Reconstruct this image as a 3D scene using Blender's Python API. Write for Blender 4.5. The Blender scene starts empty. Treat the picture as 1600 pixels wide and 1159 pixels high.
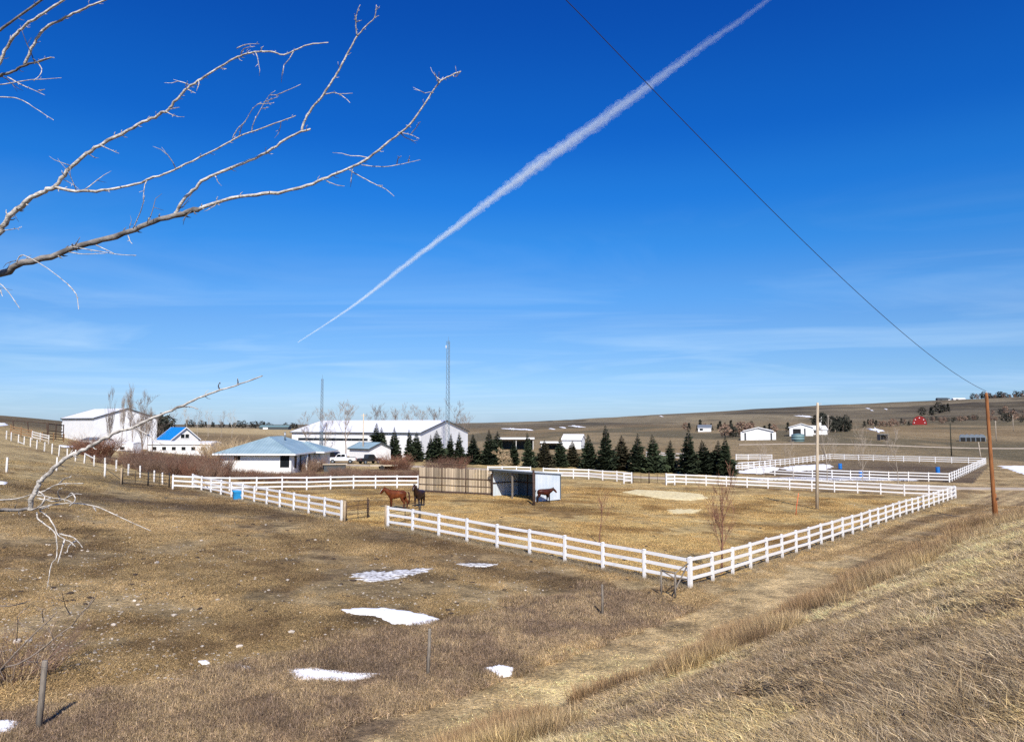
import bpy, bmesh, math, random
import numpy as np
from mathutils import Vector, Matrix

random.seed(7)
RNG = np.random.default_rng(11)
scene = bpy.context.scene
COL = scene.collection

# ------------------------------------------------------------------ camera, sky, sun, exposure
F = 1155.0; CX = 800.0; CY = 579.5; HOR = 662.0; CAMZ = 7.8
PITCH = math.atan((HOR - CY) / F)
cam_data = bpy.data.cameras.new('camera')
cam_data.sensor_width = 36.0
cam_data.lens = F / 1600.0 * 36.0
cam_data.clip_start = 0.1
cam_data.clip_end = 80000.0
cam = bpy.data.objects.new('camera', cam_data); COL.objects.link(cam)
cam.location = (0, 0, CAMZ)
cam.rotation_euler = (math.radians(90) + PITCH, 0, 0)
scene.camera = cam

SUN_EL = math.radians(42.0)
SHADOW = Vector((-0.15, 1.0, 0)).normalized()          # direction the shadows fall on the ground
world = bpy.data.worlds.new('World'); scene.world = world
world.use_nodes = True
wn = world.node_tree.nodes; wl = world.node_tree.links
wn.clear()
out = wn.new('ShaderNodeOutputWorld'); bg = wn.new('ShaderNodeBackground')
sky = wn.new('ShaderNodeTexSky'); sky.sky_type = 'NISHITA'; sky.sun_disc = False
sky.sun_elevation = SUN_EL
sky.sun_rotation = math.atan2(-SHADOW.x, -SHADOW.y)
sky.altitude = 500; sky.air_density = 1.0; sky.dust_density = 0.6; sky.ozone_density = 2.5
gam = wn.new('ShaderNodeGamma'); gam.inputs['Gamma'].default_value = 1.0
hsv = wn.new('ShaderNodeHueSaturation'); hsv.inputs['Saturation'].default_value = 1.2
hsv.inputs['Value'].default_value = 1.0
tc = wn.new('ShaderNodeTexCoord'); sep = wn.new('ShaderNodeSeparateXYZ')
wl.new(tc.outputs['Generated'], sep.inputs[0])
# thin cirrus streaks low in the sky, laid out on a far flat layer (x/z, y/z)
def wmath(op, a, b=None, c=None):
    n = wn.new('ShaderNodeMath'); n.operation = op
    for i, v in enumerate((a, b, c)):
        if v is None: continue
        if isinstance(v, (int, float)): n.inputs[i].default_value = v
        else: wl.new(v, n.inputs[i])
    return n.outputs[0]
zc = wmath('MAXIMUM', sep.outputs['Z'], 0.012)
zc2 = wmath('ADD', zc, 0.03)
cx_ = wmath('DIVIDE', sep.outputs['X'], zc2); cy_ = wmath('DIVIDE', sep.outputs['Y'], zc2)
comb = wn.new('ShaderNodeCombineXYZ')
wl.new(wmath('ADD', wmath('MULTIPLY', cx_, 0.42), wmath('MULTIPLY', cy_, 0.12)), comb.inputs[0]); wl.new(wmath('MULTIPLY', cy_, 0.62), comb.inputs[1])
nz = wn.new('ShaderNodeTexNoise'); nz.inputs['Scale'].default_value = 0.75; nz.inputs['Detail'].default_value = 7
nz.inputs['Roughness'].default_value = 0.55; nz.inputs['Distortion'].default_value = 1.3
wl.new(comb.outputs[0], nz.inputs['Vector'])
cr = wn.new('ShaderNodeMapRange'); cr.inputs['From Min'].default_value = 0.46; cr.inputs['From Max'].default_value = 0.82
cr.inputs['To Min'].default_value = 0.0; cr.inputs['To Max'].default_value = 0.36
wl.new(nz.outputs['Fac'], cr.inputs['Value'])
lowm = wn.new('ShaderNodeMapRange'); lowm.inputs['From Min'].default_value = 0.30; lowm.inputs['From Max'].default_value = 0.10
wl.new(sep.outputs['Z'], lowm.inputs['Value'])
cl = wmath('MULTIPLY', cr.outputs[0], lowm.outputs[0])
mixc = wn.new('ShaderNodeMixRGB'); mixc.inputs['Color2'].default_value = (5.6, 7.3, 8.8, 1)
wl.new(sky.outputs[0], gam.inputs[0]); wl.new(gam.outputs[0], hsv.inputs['Color'])
zr = wn.new('ShaderNodeValToRGB'); wl.new(sep.outputs['Z'], zr.inputs['Fac']); cr_ = zr.color_ramp; cr_.interpolation = 'EASE'
_st = [(0.0, (.66, .90, 1.50)), (.045, (.62, .84, 1.34)), (.0725, (.57, .80, 1.20)), (.125, (.58, .84, 1.20)), (.178, (.50, .90, 1.30)), (.241, (.28, .88, 1.40)), (.30, (.15, .80, 1.46)), (.378, (.08, .66, 1.42)), (.52, (.06, .54, 1.36))]
while len(cr_.elements) < len(_st): cr_.elements.new(.5)
for e_, (p_, c_) in zip(cr_.elements, _st): e_.position = p_
for e_, (p_, c_) in zip(cr_.elements, _st): e_.color = tuple(v / 1.6 for v in c_) + (1,)
mg = wn.new('ShaderNodeVectorMath'); mg.operation = 'MULTIPLY'; wl.new(hsv.outputs[0], mg.inputs[0]); wl.new(zr.outputs[0], mg.inputs[1])
mg2 = wn.new('ShaderNodeVectorMath'); mg2.operation = 'SCALE'; mg2.inputs['Scale'].default_value = 1.6 / 2 ** .3; wl.new(mg.outputs[0], mg2.inputs[0])
wl.new(mg2.outputs[0], mixc.inputs['Color1']); wl.new(cl, mixc.inputs['Fac'])
wl.new(mixc.outputs[0], bg.inputs['Color']); bg.inputs['Strength'].default_value = 0.1
wl.new(bg.outputs[0], out.inputs['Surface'])

sun_d = bpy.data.lights.new('sun', 'SUN'); sun_d.energy = 5.0; sun_d.angle = math.radians(0.53); sun_d.color = (1.0, 0.94, 0.84)
sun = bpy.data.objects.new('sun', sun_d); COL.objects.link(sun)
sd = Vector((SHADOW.x * math.cos(SUN_EL), SHADOW.y * math.cos(SUN_EL), -math.sin(SUN_EL)))
sun.rotation_euler = sd.to_track_quat('-Z', 'Y').to_euler()
sun.location = (0, -50, 60)

scene.view_settings.view_transform = 'Standard'; scene.view_settings.look = 'None'
scene.view_settings.exposure = 0.3; scene.view_settings.gamma = 1.0
scene.view_settings.use_curve_mapping = False
scene.cycles.max_bounces = 4; scene.cycles.diffuse_bounces = 2; scene.cycles.glossy_bounces = 2
scene.cycles.transparent_max_bounces = 8; scene.cycles.volume_bounces = 2
scene.cycles.use_denoising = False

# ------------------------------------------------------------------ noise and terrain height
_P = RNG.random((256, 256))
def vnoise(x, y):
    x = np.asarray(x, float); y = np.asarray(y, float)
    xi = np.floor(x).astype(np.int64); yi = np.floor(y).astype(np.int64)
    fx = x - xi; fy = y - yi
    fx = fx * fx * (3 - 2 * fx); fy = fy * fy * (3 - 2 * fy)
    g = lambda i, j: _P[(i + 7 * (j >> 8)) & 255, j & 255]
    return (g(xi, yi) * (1 - fx) + g(xi + 1, yi) * fx) * (1 - fy) + (g(xi, yi + 1) * (1 - fx) + g(xi + 1, yi + 1) * fx) * fy
def fbm(x, y, o=4):
    s = 0; a = .5; t = 0
    for i in range(o):
        s = s + a * vnoise(x * 2 ** i + 13.7 * i, y * 2 ** i + 5.1 * i); t += a; a *= .55
    return s / t
def sstep(a, b, v):
    t = np.clip((v - a) / (b - a), 0, 1); return t * t * (3 - 2 * t)

# height table: rows are distances, columns bearings (given as photo columns)
_cols = np.array([-700, 0, 100, 200, 300, 400, 600, 800, 1100, 1300, 1500, 1800, 2600.])
_rows = np.array([1., 15, 36, 52, 75, 100, 150, 200, 250, 320, 400, 700, 1200, 2000, 4000, 9000])
_tab = np.array([
 [1.2, .8, .7, .5, .4, .4, .3, .2, 0, -.2, -.3, -.3, -.3],
 [1.2, .8, .7, .5, .4, .4, .3, .2, 0, -.2, -.3, -.3, -.3],
 [2.2, 1.3, 1.2, 1.0, .9, .8, .6, .3, -.2, -.3, -.3, -.3, -.3],
 [4.0, 2.3, 1.9, 1.5, 1.3, 1.0, .8, .4, -.3, -.5, -.5, -.4, -.4],
 [6.0, 3.4, 2.6, 1.7, 1.1, .9, .6, .2, -.4, -.6, -.7, -.5, -.5],
 [8.0, 4.4, 3.6, 2.3, 1.2, .8, .4, 0, -.5, -.9, -1, -1, -1],
 [11, 6.3, 3.6, 2.6, 1.2, .8, .2, 0, -.8, -1.4, -1.2, -1, -1],
 [14, 8.2, 5.0, 2.8, 1.2, .6, .2, 0, -.8, -1.2, -1.2, -1, -1],
 [15, 9.8, 6.6, 3.0, 1.4, .6, .2, 0, -.4, -.3, -1.2, -3, -3],
 [15, 11.4, 8.2, 4.6, 1.8, .8, .2, 0, 1.2, 2.9, -.4, -1, -1],
 [15, 12.2, 8.6, 5.6, 2.6, 1.4, .4, 0, 1.6, 3.8, .8, 3, 3],
 [15, 11.5, 8.0, 5.6, 4.2, 3.4, 1.6, 1.4, 5, 3.6, 4.8, 9, 9],
 [14, 10, 8.0, 5.6, 5.2, 4.8, 3.0, 6, 17, 20, 25, 30, 30],
 [12, 9, 7, 5.5, 5.0, 4.0, 4.0, 13, 38.5, 56, 66, 76, 84],
 [8, 8, 5, 4, 2.0, 0.0, 2.0, 14, 45, 72, 90, 100, 100],
 [5, 5, 3, 2, 0.0, 0.0, 0.0, 8, 40, 60, 70, 80, 80]])
_ca = np.arctan((_cols - CX) / F); _lr = np.log(_rows)
_ga = np.linspace(_ca[0], _ca[-1], 420); _gr = np.linspace(_lr[0], _lr[-1], 420)
_t1 = np.stack([np.interp(_ga, _ca, r) for r in _tab])
_t2 = np.stack([np.interp(_gr, _lr, _t1[:, j]) for j in range(_t1.shape[1])], 1)
def _blur(a, sig, axis):
    k = np.exp(-np.arange(-3 * sig, 3 * sig + 1) ** 2 / (2. * sig * sig)); k /= k.sum()
    a = np.moveaxis(a, axis, 0); p = np.pad(a, ((3 * sig, 3 * sig), (0, 0)), mode='edge')
    o = sum(k[i] * p[i:i + a.shape[0]] for i in range(len(k))); return np.moveaxis(o, 0, axis)
_t2 = _blur(_blur(_t2, 4, 0), 9, 1)
def SU(x, y):
    return ((x + 1.6) * .73 - (y - 18) * .68) / .9976, ((x + 1.6) * .68 + (y - 18) * .73) / .9976
def H(x, y):
    x = np.asarray(x, float); y = np.asarray(y, float)
    r = np.sqrt(x * x + y * y) + 1e-6
    a = np.clip(np.arctan2(x, y), _ga[0], _ga[-1]); l = np.clip(np.log(r), 0, _gr[-1])
    u = (a - _ga[0]) / (_ga[1] - _ga[0]); v = l / (_gr[1] - _gr[0])
    ui = np.clip(u.astype(int), 0, 418); vi = np.clip(v.astype(int), 0, 418); u = u - ui; v = v - vi
    t = (_t2[vi, ui] * (1 - u) + _t2[vi, ui + 1] * u) * (1 - v) + (_t2[vi + 1, ui] * (1 - u) + _t2[vi + 1, ui + 1] * u) * v
    # gullies and folds of the far hills
    far = sstep(450, 1500, r)
    t = t + far * 9.0 * (fbm(x / 330., y / 700. + 3.1, 4) - .5) * sstep(700, 1000, 800 * (1 + a) + 200) \
          - far * 5.0 * sstep(.35, .0, np.abs(fbm(x / 260. + y / 900., y / 800., 3) - .5) * 4) * sstep(-.05, .1, a)
    t = t + sstep(150, 400, r) * (1 - sstep(900, 1500, r)) * 1.3 * (fbm(x / 60., y / 90., 3) - .5)
    t = t + 0.10 * (fbm(x / 5., y / 5., 3) - .5) * (1 - sstep(90, 200, r)) * (1 - sstep(.15, 1, np.abs(r - 20) / 999))  # soft lumps
    s, uu = SU(x, y)
    zb = .459 * (s - .028 * np.clip(uu, 0, 90))
    zb = 6.15 - np.logaddexp(0, (6.15 - zb) / .35) * .35 + 0 * s
    zb = 6.15 - np.abs(6.15 - zb) * 1.0
    n = 0.30 * (fbm(x / 3.1 + 40, y / 3.1, 4) - .5) + 0.10 * (fbm(x / .7, y / .7 + 9, 2) - .5) * (1 - sstep(20, 45, r))
    zb = zb + n * sstep(0, 2, s) * (1 - sstep(100, 200, r))
    zb = np.where(r > 400, -50, zb)
    k = .32
    m = np.maximum(t, zb); return m + k * np.log(np.exp((t - m) / k) + np.exp((zb - m) / k)) 
def hz(x, y): return float(H(x, y))

cp, sp = math.cos(PITCH), math.sin(PITCH)
def ray(px, py):
    vx = (px - CX) / F; vy = -(py - CY) / F
    return Vector((vx, cp - vy * sp, sp + vy * cp))
def at(px, py, d):
    r = ray(px, py); return Vector((0, 0, CAMZ)) + r * (d / r.y)
def gx(px, d): return (px - CX) / F * d / (cp + (HOR + CAMZ * F / max(d, 12.) - CY) / F * sp)     # x of a bearing at distance d, near the horizon
def gp(px, d):
    x = gx(px, d); return Vector((x, d, hz(x, d)))
_ts = np.exp(np.linspace(math.log(2), math.log(8500), 900))
def G(px, py):
    r = ray(px, py)
    z = CAMZ + r.z * _ts - H(r.x * _ts, r.y * _ts)
    i = np.argmax(z < 0)
    if not (z < 0).any(): i = len(_ts) - 1
    a, b = _ts[max(i - 1, 0)], _ts[i]
    for _ in range(14):
        m = (a + b) / 2
        if CAMZ + r.z * m < hz(r.x * m, r.y * m): b = m
        else: a = m
    return Vector((r.x * b, r.y * b, hz(r.x * b, r.y * b)))

# ------------------------------------------------------------------ ground colours (what grows or lies there)
def inpoly(x, y, poly):
    r = np.zeros(np.shape(x), bool); n = len(poly)
    for i in range(n):
        x1, y1 = poly[i]; x2, y2 = poly[(i + 1) % n]
        c = ((y1 > y) != (y2 > y)); xin = (x2 - x1) * (y - y1) / ((y2 - y1) or 1e-9) + x1
        r ^= c & (x < xin)
    return r
PADDOCK = [(8.8, 36.5), (-8.3, 51), (-13.5, 54.5), (-33, 76), (-33, 74), (-12, 85), (-6, 108), (18, 106), (35, 98), (52.8, 88)]
ARENA2 = [(37, 133), (70, 113), (106, 165), (80, 185)]
def blob(x, y, cx, cy, rx, ry, rot=0.):
    c, s_ = math.cos(rot), math.sin(rot); dx = x - cx; dy = y - cy
    return np.exp(-(((dx * c + dy * s_) / rx) ** 2 + ((-dx * s_ + dy * c) / ry) ** 2))
def ground_rgb(x, y, tint_only=False):
    x = np.asarray(x, float); y = np.asarray(y, float)
    r = np.sqrt(x * x + y * y); s, u = SU(x, y)
    wx = x + 1.6 * (fbm(x / 2.2, y / 2.2, 3) - .5) * 2; wy = y + 2.0 * (fbm(x / 2.2 + 50, y / 2.2, 3) - .5) * 2
    n1 = fbm(x / 4.2, y / 4.2 + 7, 4); n2 = fbm(x / 14., y / 14. + 3, 3); n3 = fbm(x / 1.1 + 31, y / 1.1, 3)
    C = lambda *c: np.array(c)[None, :] if np.ndim(x) else np.array(c)
    def mix(a, b, w): w = np.asarray(w)[..., None]; return a * (1 - w) + b * w
    base = np.zeros(np.shape(x) + (3,)) + np.array((.25, .18, .102))
    base = mix(base, np.array((.225, .168, .098)), sstep(.42, .62, n2))          # greenish thatch
    base = mix(base, np.array((.33, .25, .15)), .8 * sstep(.5, .68, n1))        # dry tan
    base = mix(base, np.array((.11, .075, .045)), .7 * sstep(.52, .40, n3) * sstep(.55, .40, n1))
    # the slope on the left is paler, dry grass
    lf = sstep(-.42, -.56, x / np.maximum(y, 1)) * sstep(58, 64, r)
    base = mix(base, np.array((.30, .235, .135)), .8 * lf * sstep(.3, .5, n1 + .1))
    # trampled dark soil behind the left fence and near the gate
    dk = np.maximum.reduce([.95 * blob(wx, wy, -30, 59, 17, 4.0, .12), .8 * blob(wx, wy, -33, 72, 12, 4, -.1),
                            .8 * blob(wx, wy, -18, 57, 8, 2.5, -.6), .85 * blob(wx, wy, -6, 46, 8, 2.0, -.55),
                            .7 * blob(wx, wy, 3, 36, 8, 1.6, -.55), .5 * blob(wx, wy, -30, 36, 10, 2.2, .1)])
    base = mix(base, np.array((.085, .060, .040)), np.clip(dk * (0.6 + 1.0 * n1), 0, .95))
    base = mix(base, np.array((.34, .26, .15)), np.clip(.8 * blob(wx, wy, -22, 66, 5, 1.2, -.5) + .7 * blob(wx, wy, -22, 49, 14, 1.0, .02), 0, 1) * sstep(.35, .55, n1))
    # paddock
    pk = inpoly(x + .0 * wx, y, PADDOCK)
    pc = np.zeros(np.shape(x) + (3,)) + np.array((.34, .245, .12))
    pc = mix(pc, np.array((.20, .130, .058)), sstep(.46, .62, fbm(x / 6., y / 4. + 20, 4)))
    pc = mix(pc, np.array((.38, .29, .15)), .8 * sstep(.52, .64, fbm(x / 3.5 + 9, y / 2.5, 3)))
    pc = mix(pc, np.array((.11, .078, .045)), .85 * np.clip(blob(wx, wy, 3, 69, 6, 3.0) + .8 * blob(wx, wy, -14, 80, 12, 3, .1) + .6 * blob(wx, wy, 30, 92, 24, 2.5, -.2) + .5*blob(wx, wy, 33, 72, 7, 2.), 0, 1) * (.35 + n1))
    base = np.where(pk[..., None], pc, base)
    # second paddock: dark harrowed soil
    ar = inpoly(x, y, ARENA2)
    base = np.where(ar[..., None], mix(np.zeros(np.shape(x) + (3,)) + np.array((.085, .062, .045)), np.array((.13, .10, .07)), sstep(.4, .6, n2)), base)
    # lawn behind the paddock
    lw = inpoly(x, y, [(-24, 96), (-9, 106), (18, 107), (36, 100), (42, 112), (30, 150), (-22, 172), (-34, 120)])
    base = np.where(lw[..., None], mix(np.zeros(np.shape(x) + (3,)) + np.array((.33, .25, .135)), np.array((.24, .19, .10)), sstep(.4, .6, n1)), base)
    # strip between fence and bank
    ss = s + 1.6 * (fbm(u / 5., s / 2., 3) - .5) * 2
    st = sstep(-8.2, -6.6, ss) * sstep(14, 20, u + 3 * (n1 - .5)) * (1 - sstep(95, 120, u))
    sc = np.zeros(np.shape(x) + (3,)) + np.array((.27, .20, .122))
    streak = fbm(s / .55 + 3, u / 14., 3)
    sc = mix(sc, np.array((.345, .27, .165)), .8 * sstep(.5, .66, streak)); sc = mix(sc, np.array((.14, .098, .062)), .8 * sstep(.5, .38, streak))
    sc = mix(sc, np.array((.36, .285, .17)), .7 * sstep(-5.6, -6.6, ss) )
    sc = mix(sc, np.array((.115, .075, .048)), .85 * np.clip(blob(wx, wy, 8.6, 28, 2.2, 1.3, .7) + .8 * blob(wx, wy, 13, 34, 4.5, .8, .82) + .5 * blob(wx, wy, 22, 42, 9, 1.1, .82), 0, 1))
    base = mix(base, sc, np.where(pk, 0, st) * sstep(.8, -.4, ss))
    # thatch band in the ditch and the pale track beside it
    bd = sstep(-8.6, -7.0, ss) * sstep(-1.0, -2.2, ss) * (1 - sstep(13, 20, u + 3 * (n1 - .5)))
    base = mix(base, mix(np.zeros(np.shape(x) + (3,)) + np.array((.17, .125, .09)), np.array((.29, .225, .15)), sstep(.4, .6, n3)), bd)
    s2 = ss + .055 * np.maximum(u, 0); tr = sstep(-2.3, -1.5, s2) * sstep(1.5, .8, s2) * (1 - sstep(24, 34, u))
    tr2 = np.clip(blob(wx, wy, 1.4, 20.5, 4.5, 1.0, .82) + .6 * blob(wx, wy, 7, 26, 4.5, .8, .82), 0, 1)
    base = mix(base, np.array((.44, .335, .20)), .9 * tr * (.45 + .55 * sstep(.4, .55, n3)))
    base = mix(base, np.array((.66, .52, .29)), np.clip(1.2 * tr2, 0, .95) * np.where(s < 1.2, 1, 0))
    wd = sstep(.9, 1.6, s2) * sstep(3.8, 2.6, ss)
    base = mix(base, np.array((.22, .155, .10)), .8 * wd * sstep(.40, .55, n1 + .05) * (1 - sstep(60, 90, u)))
    bk = sstep(2.4, 4.2, ss)
    bc = mix(np.zeros(np.shape(x) + (3,)) + np.array((.30, .24, .155)), np.array((.17, .125, .08)), sstep(.42, .6, n1))
    bc = mix(bc, np.array((.38, .30, .165)), .7 * sstep(.5, .65, fbm(x / 2.4, y / 2.4 + 77, 3)))
    base = mix(base, bc, bk * np.where(r < 400, 1, 0))
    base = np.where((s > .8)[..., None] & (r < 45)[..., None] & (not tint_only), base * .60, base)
    # far land
    for sx_, sy_, rx_, ry_ in SNOWB: base = mix(base, np.array((.075, .055, .038)), .75 * np.clip(1.4 * blob(wx, wy, sx_, sy_, rx_, ry_, 0), 0, 1))
    fr = sstep(170, 230, r)
    a = x / np.maximum(y, 1)
    fc = np.zeros(np.shape(x) + (3,)) + np.array((.17, .125, .075))
    fc = mix(fc, np.array((.105, .088, .058)), sstep(.44, .6, fbm(x / 60., y / 110. + 5, 4)))
    fc = mix(fc, np.array((.215, .165, .105)), .8 * sstep(.52, .66, fbm(x / 45. + 9, y / 120., 4)))
    hc = np.zeros(np.shape(x) + (3,)) + np.array((.112, .094, .070))
    hc = mix(hc, np.array((.165, .138, .100)), sstep(.44, .62, fbm(x / 220., y / 500. + 2, 4)))
    hc = mix(hc, np.array((.055, .047, .036)), .85 * sstep(.56, .68, fbm(x / 120. + 70, y / 260., 4)))
    hc = hc * (.72 + .56 * fbm(x / 30., y / 85. + 3, 4))[..., None]
    hc = mix(hc, np.array((.045, .036, .028)), .8 * sstep(.05, .0, np.abs(fbm(x / 170. + 8, y / 420., 3) - .52)) * sstep(.45, .6, fbm(x / 90., y / 200. + 30, 2)))
    fc = mix(fc, hc, sstep(600, 1000, r))
    fc = mix(fc, np.array((.33, .26, .16)), sstep(-.2, -.28, a) * sstep(380, 480, r) * (1 - sstep(620, 800, r)) * (a > -.52))
    fc = mix(fc, np.array((.10, .078, .052)), .7 * sstep(-.5, -.62, a))
    base = mix(base, fc, fr)
    return np.clip(base * np.array((1.06, 1.02, .86)) * np.where(r < 170, 1.22, 1.10)[..., None], .01, .9)

# ------------------------------------------------------------------ materials
def mat(name, col, rough=.8, var=.25, scale=6., bump=0., bscale=None, metal=0., spec=.3, vec='Object', stretch=None, obrand=0., col2=None, detail=5):
    m = bpy.data.materials.new(name); m.use_nodes = True
    nt = m.node_tree; n = nt.nodes; l = nt.links
    b = n['Principled BSDF']; b.inputs['Roughness'].default_value = rough; b.inputs['Metallic'].default_value = metal
    b.inputs['Specular IOR Level'].default_value = spec
    t = n.new('ShaderNodeTexCoord'); v = t.outputs[vec]
    if stretch:
        mp = n.new('ShaderNodeMapping'); mp.inputs['Scale'].default_value = stretch; l.new(v, mp.inputs['Vector']); v = mp.outputs[0]
    nz = n.new('ShaderNodeTexNoise'); nz.inputs['Scale'].default_value = scale; nz.inputs['Detail'].default_value = detail; l.new(v, nz.inputs['Vector'])
    rp = n.new('ShaderNodeValToRGB'); l.new(nz.outputs['Fac'], rp.inputs['Fac'])
    c2 = col2 or tuple(min(1, c * (1 + var)) for c in col); c1 = tuple(c * (1 - var) for c in col)
    rp.color_ramp.elements[0].color = c1 + (1,); rp.color_ramp.elements[0].position = .3
    rp.color_ramp.elements[1].color = tuple(c2) + (1,); rp.color_ramp.elements[1].position = .7
    o = rp.outputs[0]
    if obrand:
        oi = n.new('ShaderNodeObjectInfo'); mr = n.new('ShaderNodeMapRange'); mr.inputs['To Min'].default_value = 1 - obrand; mr.inputs['To Max'].default_value = 1 + obrand
        l.new(oi.outputs['Random'], mr.inputs['Value']); mx = n.new('ShaderNodeVectorMath'); mx.operation = 'SCALE'
        l.new(o, mx.inputs[0]); l.new(mr.outputs[0], mx.inputs['Scale']); o = mx.outputs[0]
    l.new(o, b.inputs['Base Color'])
    if bump:
        n2 = n.new('ShaderNodeTexNoise'); n2.inputs['Scale'].default_value = bscale or scale * 3; n2.inputs['Detail'].default_value = 4; l.new(v, n2.inputs['Vector'])
        bp = n.new('ShaderNodeBump'); bp.inputs['Distance'].default_value = bump; bp.inputs['Strength'].default_value = 1; l.new(n2.outputs['Fac'], bp.inputs['Height']); l.new(bp.outputs[0], b.inputs['Normal'])
    return m
def siding(name, col, pitch, rough=.5, axis='X', depth=.03, spec=.3, col2=None, metal=0.):
    m = mat(name, col, rough, .06, .6, spec=spec, col2=col2, metal=metal)
    nt = m.node_tree; n = nt.nodes; l = nt.links; b = n['Principled BSDF']
    t = n.new('ShaderNodeTexCoord'); w = n.new('ShaderNodeTexWave'); w.wave_type = 'BANDS'; w.bands_direction = axis
    w.inputs['Scale'].default_value = .314 / pitch; l.new(t.outputs['Object'], w.inputs['Vector'])
    bp = n.new('ShaderNodeBump'); bp.inputs['Distance'].default_value = depth; l.new(w.outputs['Fac'], bp.inputs['Height']); l.new(bp.outputs[0], b.inputs['Normal'])
    return m
M = {}
M['white_vinyl'] = mat('white_vinyl', (.80, .79, .77), .45, .04, 3., obrand=.04)
M['white_wood'] = mat('white_wood', (.70, .68, .64), .7, .12, 5., bump=.004)
M['grey_wood'] = mat('grey_wood', (.21, .18, .145), .9, .35, 6., bump=.006, stretch=(4, 4, .6))
M['tan_wood'] = mat('tan_wood', (.36, .27, .17), .9, .3, 6., bump=.006, stretch=(4, 4, .6))
M['brown_pole'] = mat('brown_pole', (.27, .105, .035), .85, .35, 3., bump=.008, stretch=(5, 5, .35))
M['pale_pole'] = mat('pale_pole', (.52, .43, .31), .85, .25, 3., bump=.006, stretch=(5, 5, .35))
M['plank'] = mat('plank', (.40, .31, .20), .9, .3, 5., bump=.006, stretch=(3, 3, .4), obrand=.5, col2=(.60, .49, .35))
M['rust_steel'] = mat('rust_steel', (.075, .045, .032), .75, .35, 5.)
M['black_pipe'] = mat('black_pipe', (.028, .026, .026), .6, .3, 5.)
M['white_metal'] = siding('white_metal', (.80, .80, .79), .3)
M['white_wall'] = mat('white_wall', (.78, .77, .75), .7, .05, 2.)
M['white_roof'] = siding('white_roof', (.80, .80, .80), .4, .4, col2=(.82, .82, .82))
M['blue_grey_roof'] = siding('blue_grey_roof', (.24, .345, .385), .45, .42, depth=.05, spec=.5, col2=(.31, .42, .455))
M['blue_roof'] = siding('blue_roof', (.01, .20, .55), .4, .4)
M['trim'] = mat('trim', (.82, .81, .79), .5, .03, 3.)
M['dark_trim'] = mat('dark_trim', (.06, .07, .075), .6, .15, 3.)
M['glass'] = mat('glass', (.012, .015, .018), .08, .2, 2., spec=.6)
M['dark_inside'] = mat('dark_inside', (.02, .02, .02), .9, .3, 2.)
M['sheet_blue'] = siding('sheet_blue', (.55, .66, .74), .2, .35, 'X', .015, col2=(.72, .76, .80), metal=.15)
M['corral_wood'] = mat('corral_wood', (.30, .17, .08), .9, .3, 5.)
M['blue_plastic'] = mat('blue_plastic', (.012, .16, .52), .4, .1, 4.)
M['blue_tub'] = mat('blue_tub', (.03, .30, .62), .45, .1, 4.)
M['orange'] = mat('orange', (.75, .16, .06), .6, .1, 6.)
M['red_barn'] = siding('red_barn', (.27, .018, .016), .4)
M['steel'] = mat('steel', (.30, .33, .35), .4, .2, 3., metal=.6)
M['green_steel'] = siding('green_steel', (.16, .25, .25), .3, .45)
M['tower_steel'] = mat('tower_steel', (.20, .27, .31), .5, .15, 3., metal=.3)
M['bark'] = mat('bark', (.42, .36, .30), .85, .45, 22., bump=.006, bscale=70, col2=(.76, .71, .63), stretch=(1, 1, 1.6))
M['bark_dark'] = mat('bark_dark', (.13, .11, .095), .9, .5, 9., bump=.01, bscale=30, col2=(.34, .31, .28))
M['twig_grey'] = mat('twig_grey', (.27, .215, .17), .9, .25, 4.)
M['twig_pale'] = mat('twig_pale', (.40, .34, .27), .9, .25, 4.)
M['twig_red'] = mat('twig_red', (.20, .098, .062), .9, .35, 1.5)
M['twig_brown'] = mat('twig_brown', (.225, .145, .10), .9, .35, 1.2)
M['twig_tan'] = mat('twig_tan', (.46, .34, .20), .9, .3, 1.5)
M['needles'] = mat('needles', (.022, .036, .017), .8, .45, 1.6, obrand=.25, col2=(.045, .06, .026))
M['needles_brown'] = mat('needles_brown', (.075, .055, .025), .8, .45, 1.6, obrand=.2, col2=(.06, .06, .03))
M['snow'] = mat('snow', (.86, .87, .89), .6, .05, 3., bump=.02, bscale=6, col2=(.92, .92, .93))
M['dirty_snow'] = mat('dirty_snow', (.24, .20, .15), .7, .4, 4.5, bump=.03, bscale=8, col2=(.88, .88, .89))
M['straw'] = mat('straw', (.64, .52, .27), .95, .2, 3., bump=.05, bscale=9, col2=(.80, .68, .40))
M['gravel'] = mat('gravel', (.42, .34, .25), .95, .15, .9, bump=.02, bscale=30, col2=(.50, .42, .32))
M['stone'] = mat('stone', (.52, .44, .35), .9, .25, 7., bump=.01, obrand=.3, col2=(.68, .60, .50))
M['dung'] = mat('dung', (.05, .035, .025), .95, .3, 9., bump=.02)
M['dark_tree'] = mat('dark_tree', (.035, .036, .026), .95, .4, .3, obrand=.2)
M['car_white'] = mat('car_white', (.78, .78, .78), .25, .03, 2., spec=.6)
M['car_black'] = mat('car_black', (.015, .016, .02), .22, .1, 2., spec=.6)
M['rubber'] = mat('rubber', (.02, .02, .02), .8, .2, 5.)
M['wire'] = mat('wire', (.03, .03, .035), .6, .1, 2.)
M['porcelain'] = mat('porcelain', (.5, .48, .45), .3, .1, 2.)
M['horse_chestnut'] = mat('horse_chestnut', (.105, .024, .007), .55, .4, 3.2, spec=.2, col2=(.175, .045, .011))
M['horse_dark'] = mat('horse_dark', (.016, .012, .012), .4, .3, 2.2, spec=.4, col2=(.05, .018, .010))
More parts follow.
